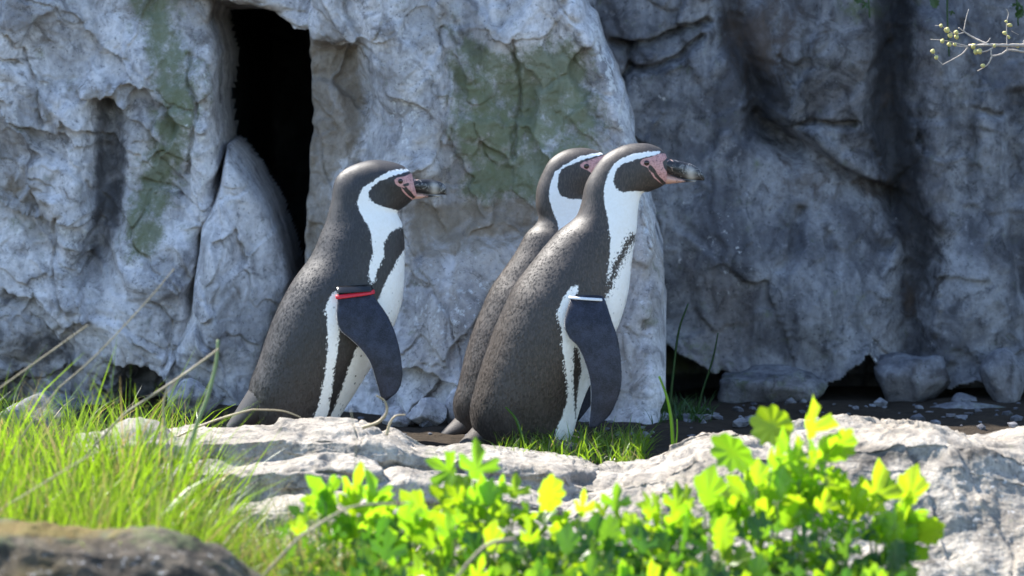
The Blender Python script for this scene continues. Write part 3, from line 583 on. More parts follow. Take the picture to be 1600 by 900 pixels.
def foot(x, y, z0, ln, wd, yaw):
    """a webbed foot with three toes, claws and a short shank"""
    V, F, o = [], [], 0
    def part(P):
        nonlocal o
        v, f = tube_faces(P); V.append(v); F.append(f+o); o += len(v)
    th = np.linspace(0, 2*math.pi, 14, endpoint=False)
    def tube(pts, rx, rz):
        pts = np.array(pts, float); d = np.gradient(pts, axis=0); d /= np.linalg.norm(d, axis=1)[:, None]
        s = np.cross(d, [0, 0, 1.0]); s /= np.linalg.norm(s, axis=1)[:, None]+1e-9; u = np.cross(s, d)
        part(np.stack([p+np.outer(np.cos(th), a*si)+np.outer(np.sin(th), b*ui) for p, a, b, si, ui in zip(pts, rx, rz, s, u)]))
    c, s = math.cos(yaw), math.sin(yaw); R = lambda q: (x+q[0]*c-q[1]*s, y+q[0]*s+q[1]*c, z0+q[2])
    for a in (-0.42, 0.0, 0.42):
        L = ln*(1.0 if a == 0 else 0.88)
        q = [(k*L*math.cos(a), k*L*math.sin(a)*1.0, 0.012*(1-k)+0.007) for k in (-0.1, 0.25, 0.55, 0.8, 0.92, 1.0, 1.12)]
        tube([R(i) for i in q], [0.011, 0.010, 0.0085, 0.0085, 0.007, 0.004, 0.001], [0.012, 0.010, 0.008, 0.0075, 0.006, 0.004, 0.001])
    q = [(k*ln, 0, 0.008) for k in (-0.05, 0.2, 0.5, 0.72, 0.78)]
    tube([R(i) for i in q], [0.008, 0.016, 0.03, 0.035, 0.030], [0.012, 0.009, 0.006, 0.004, 0.002])
    tube([R(i) for i in [(-0.004, 0, 0.0), (-0.008, 0, 0.03), (-0.02, 0.001, 0.075)]], [0.015, 0.016, 0.026], [0.015, 0.016, 0.026])
    return np.vstack(V), np.vstack(F)
def make_penguin(label, Y0, base_px, pairs, widths, white, black, speck, pink, dark, bill, gape, eye, flips, tail, feet, bands, fm, group, spotw=1.0):
    bx = at(base_px, 700, Y0)[0]; org = np.array([bx, Y0, 0.0]); root = empty('penguin', org); tag(root, label, 'penguin', group)
    Vs, Fs, At, off = [], [], {k: [] for k in ('white', 'pink', 'speck', 'spot', 'flip', 'edge', 'foot')}, 0
    def add(V, F, **a):
        nonlocal off
        Vs.append(V); Fs.append(F+off); off += len(V)
        for k in At: At[k].append(np.broadcast_to(np.asarray(a.get(k, {'white': -30, 'pink': -30, 'speck': -30}.get(k, 0)), float), (len(V),)))
    P = loft(pairs, widths, Y0, 300, 150, 2.08)
    # a little life in the smooth loft: plumage lies in soft folds
    n = P-P.mean(1, keepdims=True); n /= np.linalg.norm(n, axis=-1)[..., None]+1e-9
    P = P+n*(0.0026*fbm(P[..., 0]*9, P[..., 1]*9, P[..., 2]*7+Y0, 2)+0.0003*perlin(P[..., 0]*60, P[..., 1]*60, P[..., 2]*40))[..., None]
    V, F = tube_faces(P)
    Q = V.copy(); Q[:, 1] = Y0-np.abs(Q[:, 1]-Y0); X, Yp = proj(Q)          # the pattern is the same on both flanks
    wsd = np.full(len(V), -99.0)
    for poly in white: wsd = np.maximum(wsd, poly_sd(X, Yp, poly))
    for poly in black: wsd = np.minimum(wsd, -poly_sd(X, Yp, poly))
    psd = poly_sd(X, Yp, pink[0])
    for poly in pink[1:]: psd = np.maximum(psd, poly_sd(X, Yp, poly))
    for pts, wd in dark: psd = np.minimum(psd, seg_dist(X, Yp, pts)[0]-wd)
    ssd = np.full(len(V), -99.0)
    for pts, wd in speck: ssd = np.maximum(ssd, wd-seg_dist(X, Yp, pts)[0])
    spot = spotw*sstep(0, 18, wsd)*sstep(eye[1]+150, eye[1]+230, Yp)
    add(V, F, white=wsd, pink=psd, speck=ssd, spot=spot)
    # short overlapping feathers laid over the skin, each in the colour of the spot it grows from
    fr_ = np.random.default_rng(int(base_px)); cards = {k: [] for k in At}; CV = []; CN = []
    def plume(G, count, Lr, tilt, vals, sign=-1.0, skip=None):
        nr, ns = G.shape[:2]; du = np.gradient(G, axis=0); dv = np.roll(G, -1, 1)-np.roll(G, 1, 1); nn = np.cross(du, dv); ar = np.linalg.norm(nn, axis=-1); nn /= ar[..., None]+1e-12
        if ((G-G.mean(1, keepdims=True))*nn).sum() < 0: nn = -nn
        pr = ar.ravel().copy()
        if skip is not None: pr[skip] = 0
        ix = fr_.choice(nr*ns, count, p=pr/pr.sum()); p = G.reshape(-1, 3)[ix]; n_ = nn.reshape(-1, 3)[ix]; t = sign*du.reshape(-1, 3)[ix]; sv = dv.reshape(-1, 3)[ix]
        t /= np.linalg.norm(t, axis=1)[:, None]+1e-12; sv /= np.linalg.norm(sv, axis=1)[:, None]+1e-12
        p = p+(fr_.random((count, 1))-0.5)*sv*0.004+(fr_.random((count, 1))-0.5)*t*0.004
        t = t+sv*fr_.normal(size=(count, 1))*0.22; L = (np.interp(ix//ns/nr, [0, 0.55, 0.75, 1], Lr)*fr_.uniform(0.7, 1.25, count))[:, None]; tl = (tilt*fr_.uniform(0.4, 1.7, count))[:, None]
        b = p-n_*0.0006
        CV.append(np.stack([b, b+t*L*0.55+sv*L*0.21+n_*(L*tl*0.5+0.0005), b+t*L+n_*L*tl, b+t*L*0.55-sv*L*0.21+n_*(L*tl*0.5+0.0005)], 1).reshape(-1, 3))
        nc_ = n_+0.07*fr_.normal(size=n_.shape)+t*0.10; nc_ /= np.linalg.norm(nc_, axis=1)[:, None]; CN.append(np.repeat(nc_, 4, 0))
        for k in cards: cards[k].append(np.repeat(np.broadcast_to(np.asarray(vals.get(k, {'white': -30, 'pink': -30, 'speck': -30}.get(k, 0)), float).ravel()[:nr*ns] if np.ndim(vals.get(k, 0)) else np.full(nr*ns, float(vals.get(k, {'white': -30, 'pink': -30, 'speck': -30}.get(k, 0)))), (nr*ns,))[ix], 4))
    m_ = P.shape[0]*P.shape[1]; near_eye = np.hypot(X-eye[0], Yp-eye[1])[:m_] < 9
    plume(P, 32000, [0.0095, 0.0080, 0.0048, 0.0034], 0.07, dict(white=wsd[:m_], speck=ssd[:m_], spot=spot[:m_]), -1.0, (psd[:m_] > -2.5) | near_eye)
    bandrings = []
    for spec, side, th in flips:
        FP, ed = flipper(spec, Y0, side, th); v, f = tube_faces(FP)
        add(v, f, flip=1.0, edge=np.concatenate([ed.ravel(), [0, 0]]))
        bandrings.append(FP)
        if len(flips) and side < 0: plume(FP, 2600, [0.0050, 0.0046, 0.0042, 0.0036], 0.05, dict(flip=1.0), 1.0)
    TP = loft(tail[0], tail[1], Y0, 40, 30); v, f = tube_faces(TP); add(v, f, edge=0.0)
    for (fx, fy, ln, yaw) in feet:
        p0 = at(fx, 700, Y0); v, f = foot(p0[0], Y0+fy, 0.0, ln, 0.03, yaw); add(v, f, foot=1.0)
    V = np.vstack(Vs)-org; F = np.vstack(Fs)
    body = mesh_obj('body', V, F, fm, root, attrs={k: np.concatenate(a) for k, a in At.items()})
    cv = np.vstack(CV)-org; pl_ = mesh_obj('plumage', cv, np.arange(len(cv)).reshape(-1, 4), fm, body, attrs={k: np.concatenate(a) for k, a in cards.items()}); tag(pl_, kind='stuff'); pl_.data.normals_split_custom_set_from_vertices(np.vstack(CN).tolist())
    # bill: two mandibles
    top, bot = np.asarray(bill[0], float), np.asarray(bill[1], float); gp = np.asarray(gape, float); hw = np.asarray(bill[2], float)
    g = np.interp(top[:, 0]*0.5+bot[:, 0]*0.5, gp[:, 0], gp[:, 1]); mid = np.stack([(top[:, 0]+bot[:, 0])/2, g], 1)
    UP = loft(np.hstack([top, mid+[0, 0.3]]), hw, Y0, 50, 36); LO = loft(np.hstack([mid[:-2]+[0, 0.9], bot[:-2]]), hw[:-2]*0.86*np.linspace(1, 0.6, len(hw)-2), Y0, 40, 30)
    bv, bf, bo, ros, pal = [], [], 0, [], []
    for k, (PP, lo) in enumerate(((UP, 0), (LO, 1))):
        v, f = tube_faces(PP); bv.append(v); bf.append(f+bo); bo += len(v)
        X, Yp = proj(v); x0, x1 = top[1, 0], top[-1, 0]; tt = (X-x0)/(x1-x0)
        ros.append(np.clip(1.1-tt*(2.6 if not lo else 1.5), 0, 1)*(0.45 if not lo else 1.0)); pal.append(0.95*np.exp(-((tt-0.62-0.1*lo)/0.12)**2)*(1 if lo else sstep(0, 8, Yp-np.interp(X, top[:, 0], top[:, 1]))*0.8))
    mesh_obj('bill', np.vstack(bv)-org, np.vstack(bf), M['bill'], root, attrs={'rosy': np.concatenate(ros), 'pale': np.concatenate(pal)})
    # eyes, set on the skin of the head
    HB = P.reshape(-1, 3)
    for side in (-1, 1):
        Q = HB.copy(); X, Yp = proj(np.stack([Q[:, 0], Y0-np.abs(Q[:, 1]-Y0), Q[:, 2]], 1)); sd_ = np.sign(Q[:, 1]-Y0) == side
        i = np.argmin(np.where(sd_, np.hypot(X-eye[0], Yp-eye[1]), 9e9)); c = HB[i]
        bm = bmesh.new(); bmesh.ops.create_uvsphere(bm, u_segments=20, v_segments=14, radius=eye[2]*PXM)
        vv = np.array([v.co[:] for v in bm.verts]); ff = [[v.index for v in f.verts] for f in bm.faces]; bm.free()
        vv[:, 1] *= 0.55; e = mesh_obj('eye', vv+c-org-[0, -side*0.0005, 0], ff, M['eye'], root)
    # identification bands: ribbons round the root of the near wing
    for (bi, mat, nm, wdt, z0, z1, grow) in bands:
        FP = bandrings[0]; n = len(FP); k0 = bi; C = FP[k0].mean(0); R = FP[k0]-C
        ring = []
        up = FP[k0-2].mean(0)-FP[k0+2].mean(0); up /= np.linalg.norm(up)
        rn = np.linalg.norm(R, axis=1)[:, None]; out = R/rn
        for h, g in ((-0.5, grow), (-0.35, grow+0.0016), (0.35, grow+0.0016), (0.5, grow), (0.4, grow-0.0012), (-0.4, grow-0.0012)):
            tilt = z0+(z1-z0)*(0.5-0.5*np.cos(np.linspace(0, 2*math.pi, len(R), endpoint=False)))
            o_ = out*g; o_[:, 1] = np.sign(R[:, 1])*np.maximum(np.abs(o_[:, 1]), g)
            ring.append(C+R+o_+up*(h*wdt)+np.outer(tilt, [0, 0, 1.0]))
        RG = np.stack(ring, 1); F_ = grid_faces(RG.shape[0], RG.shape[1], wrap=True)
        i = np.arange(RG.shape[0]*6).reshape(-1, 6); a, b = i[-1], i[0]; F_ = np.vstack([F_, np.stack([a, b, np.roll(b, -1), np.roll(a, -1)], 1)])
        mesh_obj(nm, RG.reshape(-1, 3)-org, F_, mat, root)
    return root

# the bird on its own, red and black band
make_penguin('penguin with a red and a black wing band standing apart from the other two', 0.0, 480,
    [(425, 694, 470, 704), (408, 678, 505, 692), (394, 648, 522, 666), (390, 606, 545, 630), (404, 560, 573, 584), (417, 525, 596, 548), (435, 480, 618, 502), (458, 437, 629, 460), (486, 399, 632, 417), (500, 369, 632, 384), (508, 350, 630, 360), (513, 332, 626.5, 346), (518, 312, 621, 332.5),
     (522, 287, 629, 325.5), (532, 271, 637, 320), (551, 258.5, 643, 315), (579, 251, 647, 312), (609, 253, 650, 311), (630, 260, 652, 310.5), (643, 271, 653, 310)],
    [26, 48, 62, 70, 76, 78, 76, 69, 58, 50, 44, 40, 36, 33, 31, 30, 29, 26, 21, 14],
    [[(640, 263.5), (621, 264.5), (607, 268.5), (593, 275.5), (579, 285.5), (568.5, 292.6), (562, 303.5), (558, 317.5), (562, 331.5), (570, 344), (578, 358), (581, 373), (583, 395), (577, 415), (577, 432), (580, 442), (586, 437), (590, 420), (600, 400), (600, 380), (609, 364), (620, 357), (640, 349), (660, 338), (618, 328), (607, 324.5), (595, 322), (584, 317), (577, 309.7), (576.5, 300), (581, 292), (593, 283), (609, 276.5), (623, 272.5), (629, 270), (640, 267)],
     [(534, 452), (520, 457), (509, 478), (512, 510), (512, 550), (509, 580), (500, 625), (489, 660), (480, 700), (480, 740), (600, 760), (700, 600), (700, 380), (640, 386), (631, 390), (621, 405), (610, 425), (600, 445), (594, 462), (570, 470)]],
    [[(594, 462), (577, 436), (545, 466), (531, 500), (530, 530), (527, 555), (521, 595), (514, 640), (506, 668), (511, 664), (528, 625), (540, 590), (550, 562), (562, 532), (580, 492)]],
    [([(568, 532), (556, 562), (546, 592), (532, 628)], -6.0), ([(513, 470), (516, 520), (516, 560), (510, 600), (500, 640)], -6.5), ([(600, 440), (590, 460)], -3.0), ([(586, 380), (582, 420)], -5)], [[(616, 281), (620, 277.5), (632, 275.5), (643, 270.5), (649, 279), (654, 290), (658, 299), (668, 305), (660, 313), (648, 314), (641, 300), (634, 294), (624, 291.5), (618, 288)], [(626, 291), (631, 297), (638, 305), (648, 312), (646, 314), (636, 306), (628, 298)]],
    [([(632, 289.5), (637, 288)], 2.2), ([(634, 294), (641, 301), (648, 310)], 1.8)],
    ([(641, 274), (647, 279.5), (656, 280), (665, 279.8), (674, 280.2), (683, 282.3), (691, 286), (696, 291.5), (698.3, 297)], [(643, 312), (650, 311.2), (658, 310), (666, 309), (674, 308), (682, 307.5), (688.5, 307.3), (694, 306.5), (698, 303.5)], [13, 12, 10.5, 9, 8, 7, 5.5, 4, 1.6]),
    [(640, 300), (655, 301), (668, 303), (682, 303.5), (692, 303.8), (700, 304)], (626, 283.5, 4.0),
    [([(542, 436, 570, 436, 34, 30), (535, 447, 580, 443, 66, 58), (532, 460, 586, 456, 78, 66), (530, 486, 606, 484, 88, 76), (536, 508, 617.5, 506, 92, 82), (552, 522, 623.5, 523, 95, 86), (568, 537, 628, 541, 97, 90), (582, 557, 631, 562, 98, 93), (591, 584, 631.5, 584, 98, 94), (597, 605, 624, 603, 97, 94), (601, 617, 607, 617.5, 96, 95)], -1, 6.5),
     ([(535, 440, 570, 440, 34, 30), (530, 455, 580, 450, 62, 56), (520, 480, 590, 478, 84, 74), (524, 515, 592, 511, 92, 82), (540, 550, 588, 541, 95, 88), (552, 574, 574, 568, 95, 90), (557, 582, 562, 582, 94, 92)], 1, 6.5)],
    ([(408, 580, 446, 650), (394, 600, 428, 664), (379, 624, 408, 674), (364, 648, 384, 680), (354, 664, 359, 677)], [52, 46, 36, 24, 14]),
    [(492, -0.055, 0.085, -0.15), (492, 0.055, 0.085, 0.15)],
    [(11, M['black'], 'wing_band', 0.023, 0.003, -0.001, 0.0045), (17, M['red'], 'wing_band', 0.0105, -0.001, 0.003, 0.0034)],
    M['feather'], 'penguins standing before the rock wall')

P3 = [(775, 696, 860, 706), (752, 690, 884, 700), (739, 668, 895, 678), (735, 640, 904, 645), (741, 608, 917, 610), (755, 560, 936, 574), (772, 512, 955, 535), (796, 460, 972, 494), (819, 425, 982, 452), (845, 391, 986, 415), (871, 362, 990.5, 380), (889, 348, 994, 357), (901, 336, 996, 337), (908.5, 316, 999, 315),
      (913.5, 291, 1004, 302), (924, 270, 1014, 299.5), (945, 243, 1024, 296), (975, 227, 1032, 292.5), (1005, 224.5, 1037, 289.5), (1028, 231, 1040, 288), (1041, 243, 1042, 287)]
W3 = [30, 52, 64, 72, 77, 80, 80, 75, 66, 57, 49, 43, 39, 35, 32, 30, 29, 28, 26, 21, 14]
make_penguin('brown-backed penguin with a white band on its wing, its whole body in view', 0.0, 850, P3, W3,
    [[(1032, 236.5), (1012, 237.2), (992, 240), (975, 245.5), (965, 251.5), (958, 258.5), (949.7, 272), (944.6, 289), (943, 306), (947, 328), (950, 345), (954, 373), (951.5, 414), (945.8, 448), (940, 475), (930, 520), (960, 560), (1060, 500), (1060, 310), (1004, 299), (988.5, 298.6), (973, 300.5), (962.3, 294.4), (959, 284), (960.7, 272.4), (965, 263), (975, 255), (992, 250.2), (1015.5, 243.7), (1032, 240)],
     [(903, 444), (893, 448), (879, 466), (870.7, 489), (878, 515), (879, 547), (885, 581), (888, 616), (879, 651), (868, 672), (862, 720), (960, 730), (1060, 560), (1060, 480), (940, 470), (905, 470)]],
    [[(897, 539), (905, 547), (909, 575), (904.4, 600), (901, 633), (899.6, 655), (898, 632), (896, 594), (897, 565)], [(900, 455), (945, 462), (940, 500), (915, 540), (900, 520)]],
    [([(988, 370), (969, 402), (957, 431), (944, 462)], 5.5)],
    [[(1000, 253), (1005, 248), (1019, 244.6), (1032, 239.5), (1040, 240), (1042, 247), (1035, 253), (1038, 263), (1047, 276), (1070, 281), (1066, 288), (1041, 290), (1030, 279), (1020, 266.5), (1010.4, 261), (1002, 258)], [(1012, 263), (1024, 274), (1036, 284), (1042, 291), (1036, 289), (1022, 278)]],
    [([(1016, 260.5), (1021, 266), (1026, 275), (1038, 287)], 2.6), ([(1000, 247), (1020, 241.5), (1031, 238)], 1.6)],
    ([(1039, 243), (1045, 248), (1053, 249.3), (1061, 251), (1070, 253.3), (1080, 256.5), (1090, 262), (1097, 268.5), (1101, 276)], [(1040, 288), (1047, 287.2), (1055, 286.3), (1063, 285.5), (1070, 285), (1078, 284.5), (1086, 284), (1093, 284), (1100, 281)], [14, 13, 11.5, 10, 9, 8, 6.5, 4.5, 1.8]),
    [(1035, 268), (1050, 274), (1065, 279), (1080, 280.5), (1092, 281.5), (1103, 282)], (1010, 254.7, 4.3),
    [([(893, 447, 928, 447, 34, 30), (892, 458, 940, 458, 68, 56), (886, 472, 945.5, 470, 82, 66), (880, 497, 953.5, 495, 93, 80), (885, 516.5, 962, 520, 97, 86), (900, 533, 966.5, 548, 100, 90), (909.5, 552, 968, 580, 102, 94), (917, 575, 966, 600, 103, 97), (920.5, 600, 960, 618, 103, 98), (920, 630, 950, 638, 103, 99), (918, 652, 934, 653, 102, 100), (920, 657, 926, 658, 101, 100)], -1, 6.5),
     ([(880, 458, 916, 456, 34, 30), (874, 480, 932, 474, 78, 66), (868, 506, 942, 504, 90, 80), (886, 545, 950, 552, 97, 88), (898, 590, 948, 590, 100, 94), (899, 630, 938, 625, 101, 97), (899, 655, 922, 648, 101, 98), (901, 668, 906, 668, 100, 98)], 1, 6.5)],
    ([(752, 652, 800, 694), (738, 668, 780, 700), (724, 684, 752, 704), (712, 697, 722, 705)], [44, 34, 24, 14]),
    [(848, -0.055, 0.085, -0.2), (852, 0.06, 0.085, 0.15)],
    [(12, M['white'], 'wing_band', 0.0085, 0.004, -0.004, 0.0028)],
    M['feather_brown'], 'penguins standing before the rock wall', 0.25)

# the bird behind it: the same stance, a little lower and farther back
def sh(p, f): p = np.asarray(p, float).copy(); return f(p)
def f2(p):
    for k in range(0, p.shape[1], 2):
        x, y = p[:, k].copy(), p[:, k+1].copy()
        top = np.interp(y, [225, 300, 330, 400, 520, 700], [-93, -80, -64, -40, -27, -30])
        p[:, k] = x+top; p[:, k+1] = y+np.interp(y, [225, 300, 400, 600, 706], [6.5, 5, 2, -8, -17])
    return p
P2 = f2(np.asarray(P3, float))
P2[:14, 0] += np.array([0, 0, 2, 2, 3, 0, -2, 0, 2, 4, 4, 4, 2, 0]); P2[14:, 0] += np.array([6, 6, 5, 2, 0, 0, 0])
g2 = lambda pts: [tuple(r) for r in f2(np.asarray(pts, float))]
make_penguin('penguin half hidden behind the one with a white wing band', 0.27, 820, P2, np.asarray(W3)*0.93,
    [[(945, 237.5), (924.4, 240.5), (907.5, 244), (892.3, 251.5), (875.4, 262), (867, 269), (862, 282.6), (857.7, 297.7), (858.6, 314.6), (865, 331.5), (872, 350), (880, 400), (880, 480), (1000, 480), (1000, 312), (907.5, 311.5), (889, 311), (876.3, 306), (871, 294.4), (872, 277.5), (877, 264.5), (889, 258.5), (907.5, 251), (925, 246), (945, 240)]],
    [], [], [[(906, 258), (910, 254), (926, 248), (945, 242), (952, 246), (955, 290), (946, 291), (930, 275), (917, 265.5), (908, 262)]], [([(908, 251), (926, 245), (938, 240.5)], 1.6)],
    (g2([(1039, 243), (1045, 248), (1053, 249.3), (1061, 251), (1070, 253.3), (1080, 256.5), (1090, 262), (1097, 268.5), (1101, 276)]), g2([(1040, 288), (1047, 287.2), (1055, 286.3), (1063, 285.5), (1070, 285), (1078, 284.5), (1086, 284), (1093, 284), (1100, 281)]), [13, 12, 11, 9.5, 8.5, 7.5, 6, 4.5, 1.8]),
    g2([(1035, 268), (1050, 274), (1065, 279), (1080, 280.5), (1092, 281.5), (1103, 282)]), (916, 259, 4.3),
    [([(850, 450, 890, 450, 34, 30), (846, 475, 905, 470, 78, 62), (840, 500, 915, 500, 88, 76), (860, 545, 925, 552, 94, 84), (874, 590, 922, 590, 97, 90), (876, 630, 912, 622, 98, 93), (878, 648, 888, 648, 98, 96)], -1, 6.5),
     ([(850, 450, 890, 450, 34, 30), (846, 475, 905, 470, 78, 62), (840, 500, 915, 500, 88, 76), (860, 545, 925, 552, 94, 84), (874, 590, 922, 590, 97, 90), (876, 630, 912, 622, 98, 93), (878, 648, 888, 648, 98, 96)], 1, 6.5)],
    ([(722, 640, 770, 680), (708, 656, 745, 686), (694, 670, 722, 688), (684, 680, 694, 688)], [42, 32, 22, 12]),
    [(812, -0.055, 0.085, -0.1), (816, 0.055, 0.085, 0.15)], [], M['feather_brown'], 'penguins standing before the rock wall', 0.25)

# ------------------------------------------------------------------ plants
def tube_mesh(pts, rad, seg=6):
    pts = np.asarray(pts, float); d = np.gradient(pts, axis=0); d /= np.linalg.norm(d, axis=1)[:, None]+1e-9
    ref = np.array([0.13, 0.9, 0.2]); s = np.cross(d, ref); s /= np.linalg.norm(s, axis=1)[:, None]+1e-9; u_ = np.cross(s, d)
    th = np.linspace(0, 2*math.pi, seg, endpoint=False); rad = np.broadcast_to(np.asarray(rad, float), (len(pts),))
    P = pts[:, None]+rad[:, None, None]*(np.cos(th)[None, :, None]*s[:, None]+np.sin(th)[None, :, None]*u_[:, None])
    return tube_faces(P)
def join(parts):
    V, F, o = [], [], 0
    for v, f in parts: V.append(v); F.append(f+o); o += len(v)
    return np.vstack(V), np.vstack(F)
def bez(a, b, c, n=8):
    t = np.linspace(0, 1, n)[:, None]; return (1-t)**2*a+2*t*(1-t)*b+t*t*c
def leaf_mesh(seed, kind):
    r = np.random.default_rng(seed); n = 40; ph = np.linspace(-math.pi, math.pi, n, endpoint=False)+math.pi/n; ap = np.abs(ph)
    if kind == 0:   # three rounded lobes with scalloped rims
        R = (0.17+0.46*np.exp(-(ph/0.44)**6)+0.40*np.exp(-((ap-1.12)/0.40)**6))*(1+0.13*np.cos(13*ph+r.uniform(0, 1)))
    elif kind == 1:  # oval, toothed
        R = 0.52/np.sqrt(np.cos(ph)**2+(np.sin(ph)/0.78)**2)*(1+0.11*np.cos(9*ph))
    else:           # wedge with a lobed end
        R = 0.20+0.40*np.exp(-(ap/1.15)**4)*(1+0.16*np.cos(7*ph))
    R = R*(1+0.06*r.normal(size=n)); cup = r.uniform(-0.35, 0.5); fold = r.uniform(0.1, 0.5); bend = r.uniform(-0.5, 0.1); wv = r.uniform(0, 6)
    V = [(0, 0.5, 0)]
    for k in (0.5, 1.0):
        for p_, q_ in zip(ph, R): V.append((k*q_*math.sin(p_), 0.5+k*q_*math.cos(p_), 0))
    V = np.array(V); x, y = V[:, 0], V[:, 1]-0.5; V[:, 2] = cup*x*x+fold*np.abs(x)*0.6+bend*y*y+0.045*np.sin(wv+9*np.arctan2(x, y))*np.hypot(x, y)
    V[:, 1] -= V[:, 1].min()
    F = [(0, 1+i, 1+(i+1) % n) for i in range(n)]+[(1+i, 1+n+i, 1+n+(i+1) % n, 1+(i+1) % n) for i in range(n)]
    me = bpy.data.meshes.new('leaf'); me.from_pydata([tuple(v) for v in V], [], F); me.polygons.foreach_set('use_smooth', np.ones(len(F), bool)); return me
LEAF = [leaf_mesh(40+i, (0, 0, 1, 2, 0, 0, 2)[i]) for i in range(7)]
LEAF_LOW = [m.copy() for m in LEAF]
for m in LEAF: m.materials.append(M['leaf'])
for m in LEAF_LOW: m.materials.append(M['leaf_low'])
def basis(tip, nrm):
    y = tip/np.linalg.norm(tip); x = np.cross(y, nrm); x /= np.linalg.norm(x)+1e-9; z = np.cross(x, y); return Matrix((x, y, z)).transposed()
def add_leaf(root, org, base, tip, nrm, size, low, rr):
    o = bpy.data.objects.new('leaf', (LEAF_LOW if low else LEAF)[rr.integers(7)]); COL.objects.link(o); o.parent = root
    m = basis(tip, nrm).to_4x4(); m.translation = Vector(base-org); o.matrix_local = m @ Matrix.Diagonal((size*rr.uniform(0.85, 1.1), size, size, 1))
base_clusters = [(1262, 640, -1.36, 66, 5), (1205, 690, -1.36, 74, 4), (1168, 742, -1.36, 62, 4), (1100, 772, -1.38, 60, 4), (1215, 765, -1.42, 52, 4), (1365, 742, -1.36, 72, 4), (1415, 772, -1.36, 62, 3), (1282, 725, -1.36, 40, 4),
    (1330, 800, -1.42, 46, 5), (1390, 835, -1.44, 42, 5), (1180, 830, -1.46, 44, 6), (1250, 842, -1.48, 42, 6), (1320, 862, -1.5, 40, 6), (1395, 880, -1.48, 38, 4), (1280, 790, -1.44, 40, 5),
    (545, 742, -1.32, 64, 4), (578, 775, -1.34, 56, 4), (498, 790, -1.36, 48, 4), (738, 706, -1.30, 62, 3), (690, 750, -1.33, 62, 5), (742, 775, -1.36, 50, 5), (630, 805, -1.4, 44, 5), (800, 768, -1.32, 40, 4),
    (600, 862, -1.5, 48, 6), (700, 836, -1.45, 46, 6), (762, 846, -1.47, 46, 6), (850, 786, -1.34, 46, 5), (905, 796, -1.36, 44, 5), (960, 786, -1.36, 42, 5), (1012, 800, -1.4, 42, 5), (1052, 788, -1.38, 48, 5),
    (822, 842, -1.46, 46, 6), (884, 852, -1.48, 44, 6), (942, 846, -1.46, 44, 6), (1002, 852, -1.48, 44, 6), (1062, 846, -1.46, 44, 6), (1122, 846, -1.47, 44, 6),
    (560, 900, -1.52, 50, 6), (650, 900, -1.54, 48, 6), (740, 900, -1.54, 48, 6), (830, 905, -1.55, 46, 6), (920, 900, -1.54, 46, 6), (1010, 905, -1.55, 46, 6), (1100, 900, -1.54, 46, 6), (1180, 895, -1.53, 42, 5), (1290, 905, -1.55, 42, 5), (1360, 910, -1.54, 40, 5)]
_rc = np.random.default_rng(8); clusters = list(base_clusters)
for (a_, b_, Y_, s_, n_) in base_clusters:      # lower side shoots thicken the mat
    for k_ in range(2): clusters.append((a_+_rc.uniform(-38, 38), min(b_+_rc.uniform(28, 75), 905), Y_-_rc.uniform(0.0, 0.08), s_*_rc.uniform(0.5, 0.75), max(3, n_-1)))
roots = [510, 585, 690, 765, 850, 945, 1040, 1120, 1215, 1300, 1385]
def leafy_plants():
    rr = np.random.default_rng(5); made = {}
    for ci, (px, py, Y, sz, n) in enumerate(clusters):
        k = int(np.argmin([abs(px-r) for r in roots]))
        if k not in made:
            g = at(roots[k], 900, -1.42); gp = np.array([g[0], -1.42, float(gz(g[0], -1.42))-0.01]); e = empty('leafy_weed', gp)
            lab = {8: 'tallest bright green leafy weed, rising above the sunlit boulder skyline', 10: 'leafy weed with big lobed leaves against the white-streaked boulder face', 2: 'leafy weed with an upright leaf just below the rear penguin', 0: 'leafy weed of lobed leaves beside the straw-coloured grass',
                   1: 'low leafy weed behind the thick bent straw stalk', 3: 'low leafy weed before the layered ledge, below the white-banded penguin', 4: 'low leafy weed at the tapering end of the layered ledge', 5: 'low leafy weed in the gap between the ledge and the sunlit boulder',
                   6: 'low leafy weed before the low end of the sunlit boulder', 7: 'low leafy weed next to the tallest weed on the ledge side', 9: 'low leafy weed between the tallest weed and the one with big lobed leaves'}[k]
            tag(e, lab, 'plant', 'leafy weeds in front of the rocks'); made[k] = (e, gp)
        e, gp = made[k]; top = at(px, py+sz*(0.75 if py < 760 else 0.35), Y); scale = (Y+7)/FPX*sz*(1.0 if ci < len(base_clusters) else 0.9); n = n+2
        mid = np.array([(gp[0]*0.4+top[0]*0.6), (gp[1]+top[1])/2, gp[2]*0.35+top[2]*0.65]); ctr = bez(gp, mid, top, 9); parts = [tube_mesh(ctr, np.linspace(0.0032, 0.0015, 9))]
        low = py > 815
        for j in range(n):
            a = 2.4*j+rr.uniform(0, 1.2); t = 1-0.085*(j//2) if j else 1.0
            p0 = ctr[max(3, int(round(t*8)))]; sp = (0.15 if j == 0 else 0.75)
            out = np.array([math.cos(a), 0.6*math.sin(a), 0]); up = np.array([0, 0, 1.0])
            tip = up*rr.uniform(0.55, 1.0)+out*sp*rr.uniform(0.7, 1.3)
            if j: tip = tip-up*rr.uniform(0, 0.55)
            nrm = np.array([0.25+rr.normal()*0.4, -0.9, 0.15])+out*0.35 if rr.random() < (0.75 if not low else 0.4) else np.array([rr.normal()*0.5, -0.6, 0.8])+out*0.5
            base = p0+out*scale*(0.05 if j == 0 else 0.42)+up*scale*(0.02 if j == 0 else rr.uniform(-0.3, 0.2))
            parts.append(tube_mesh(bez(p0-up*0.01, (p0+base)/2-up*0.004, base, 5), np.linspace(0.0013, 0.0008, 5), 5))
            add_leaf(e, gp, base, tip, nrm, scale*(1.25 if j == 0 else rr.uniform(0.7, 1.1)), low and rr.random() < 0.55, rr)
        v, f = join(parts); mesh_obj('stem', v-gp, f, M['stem'], e)
leafy_plants()

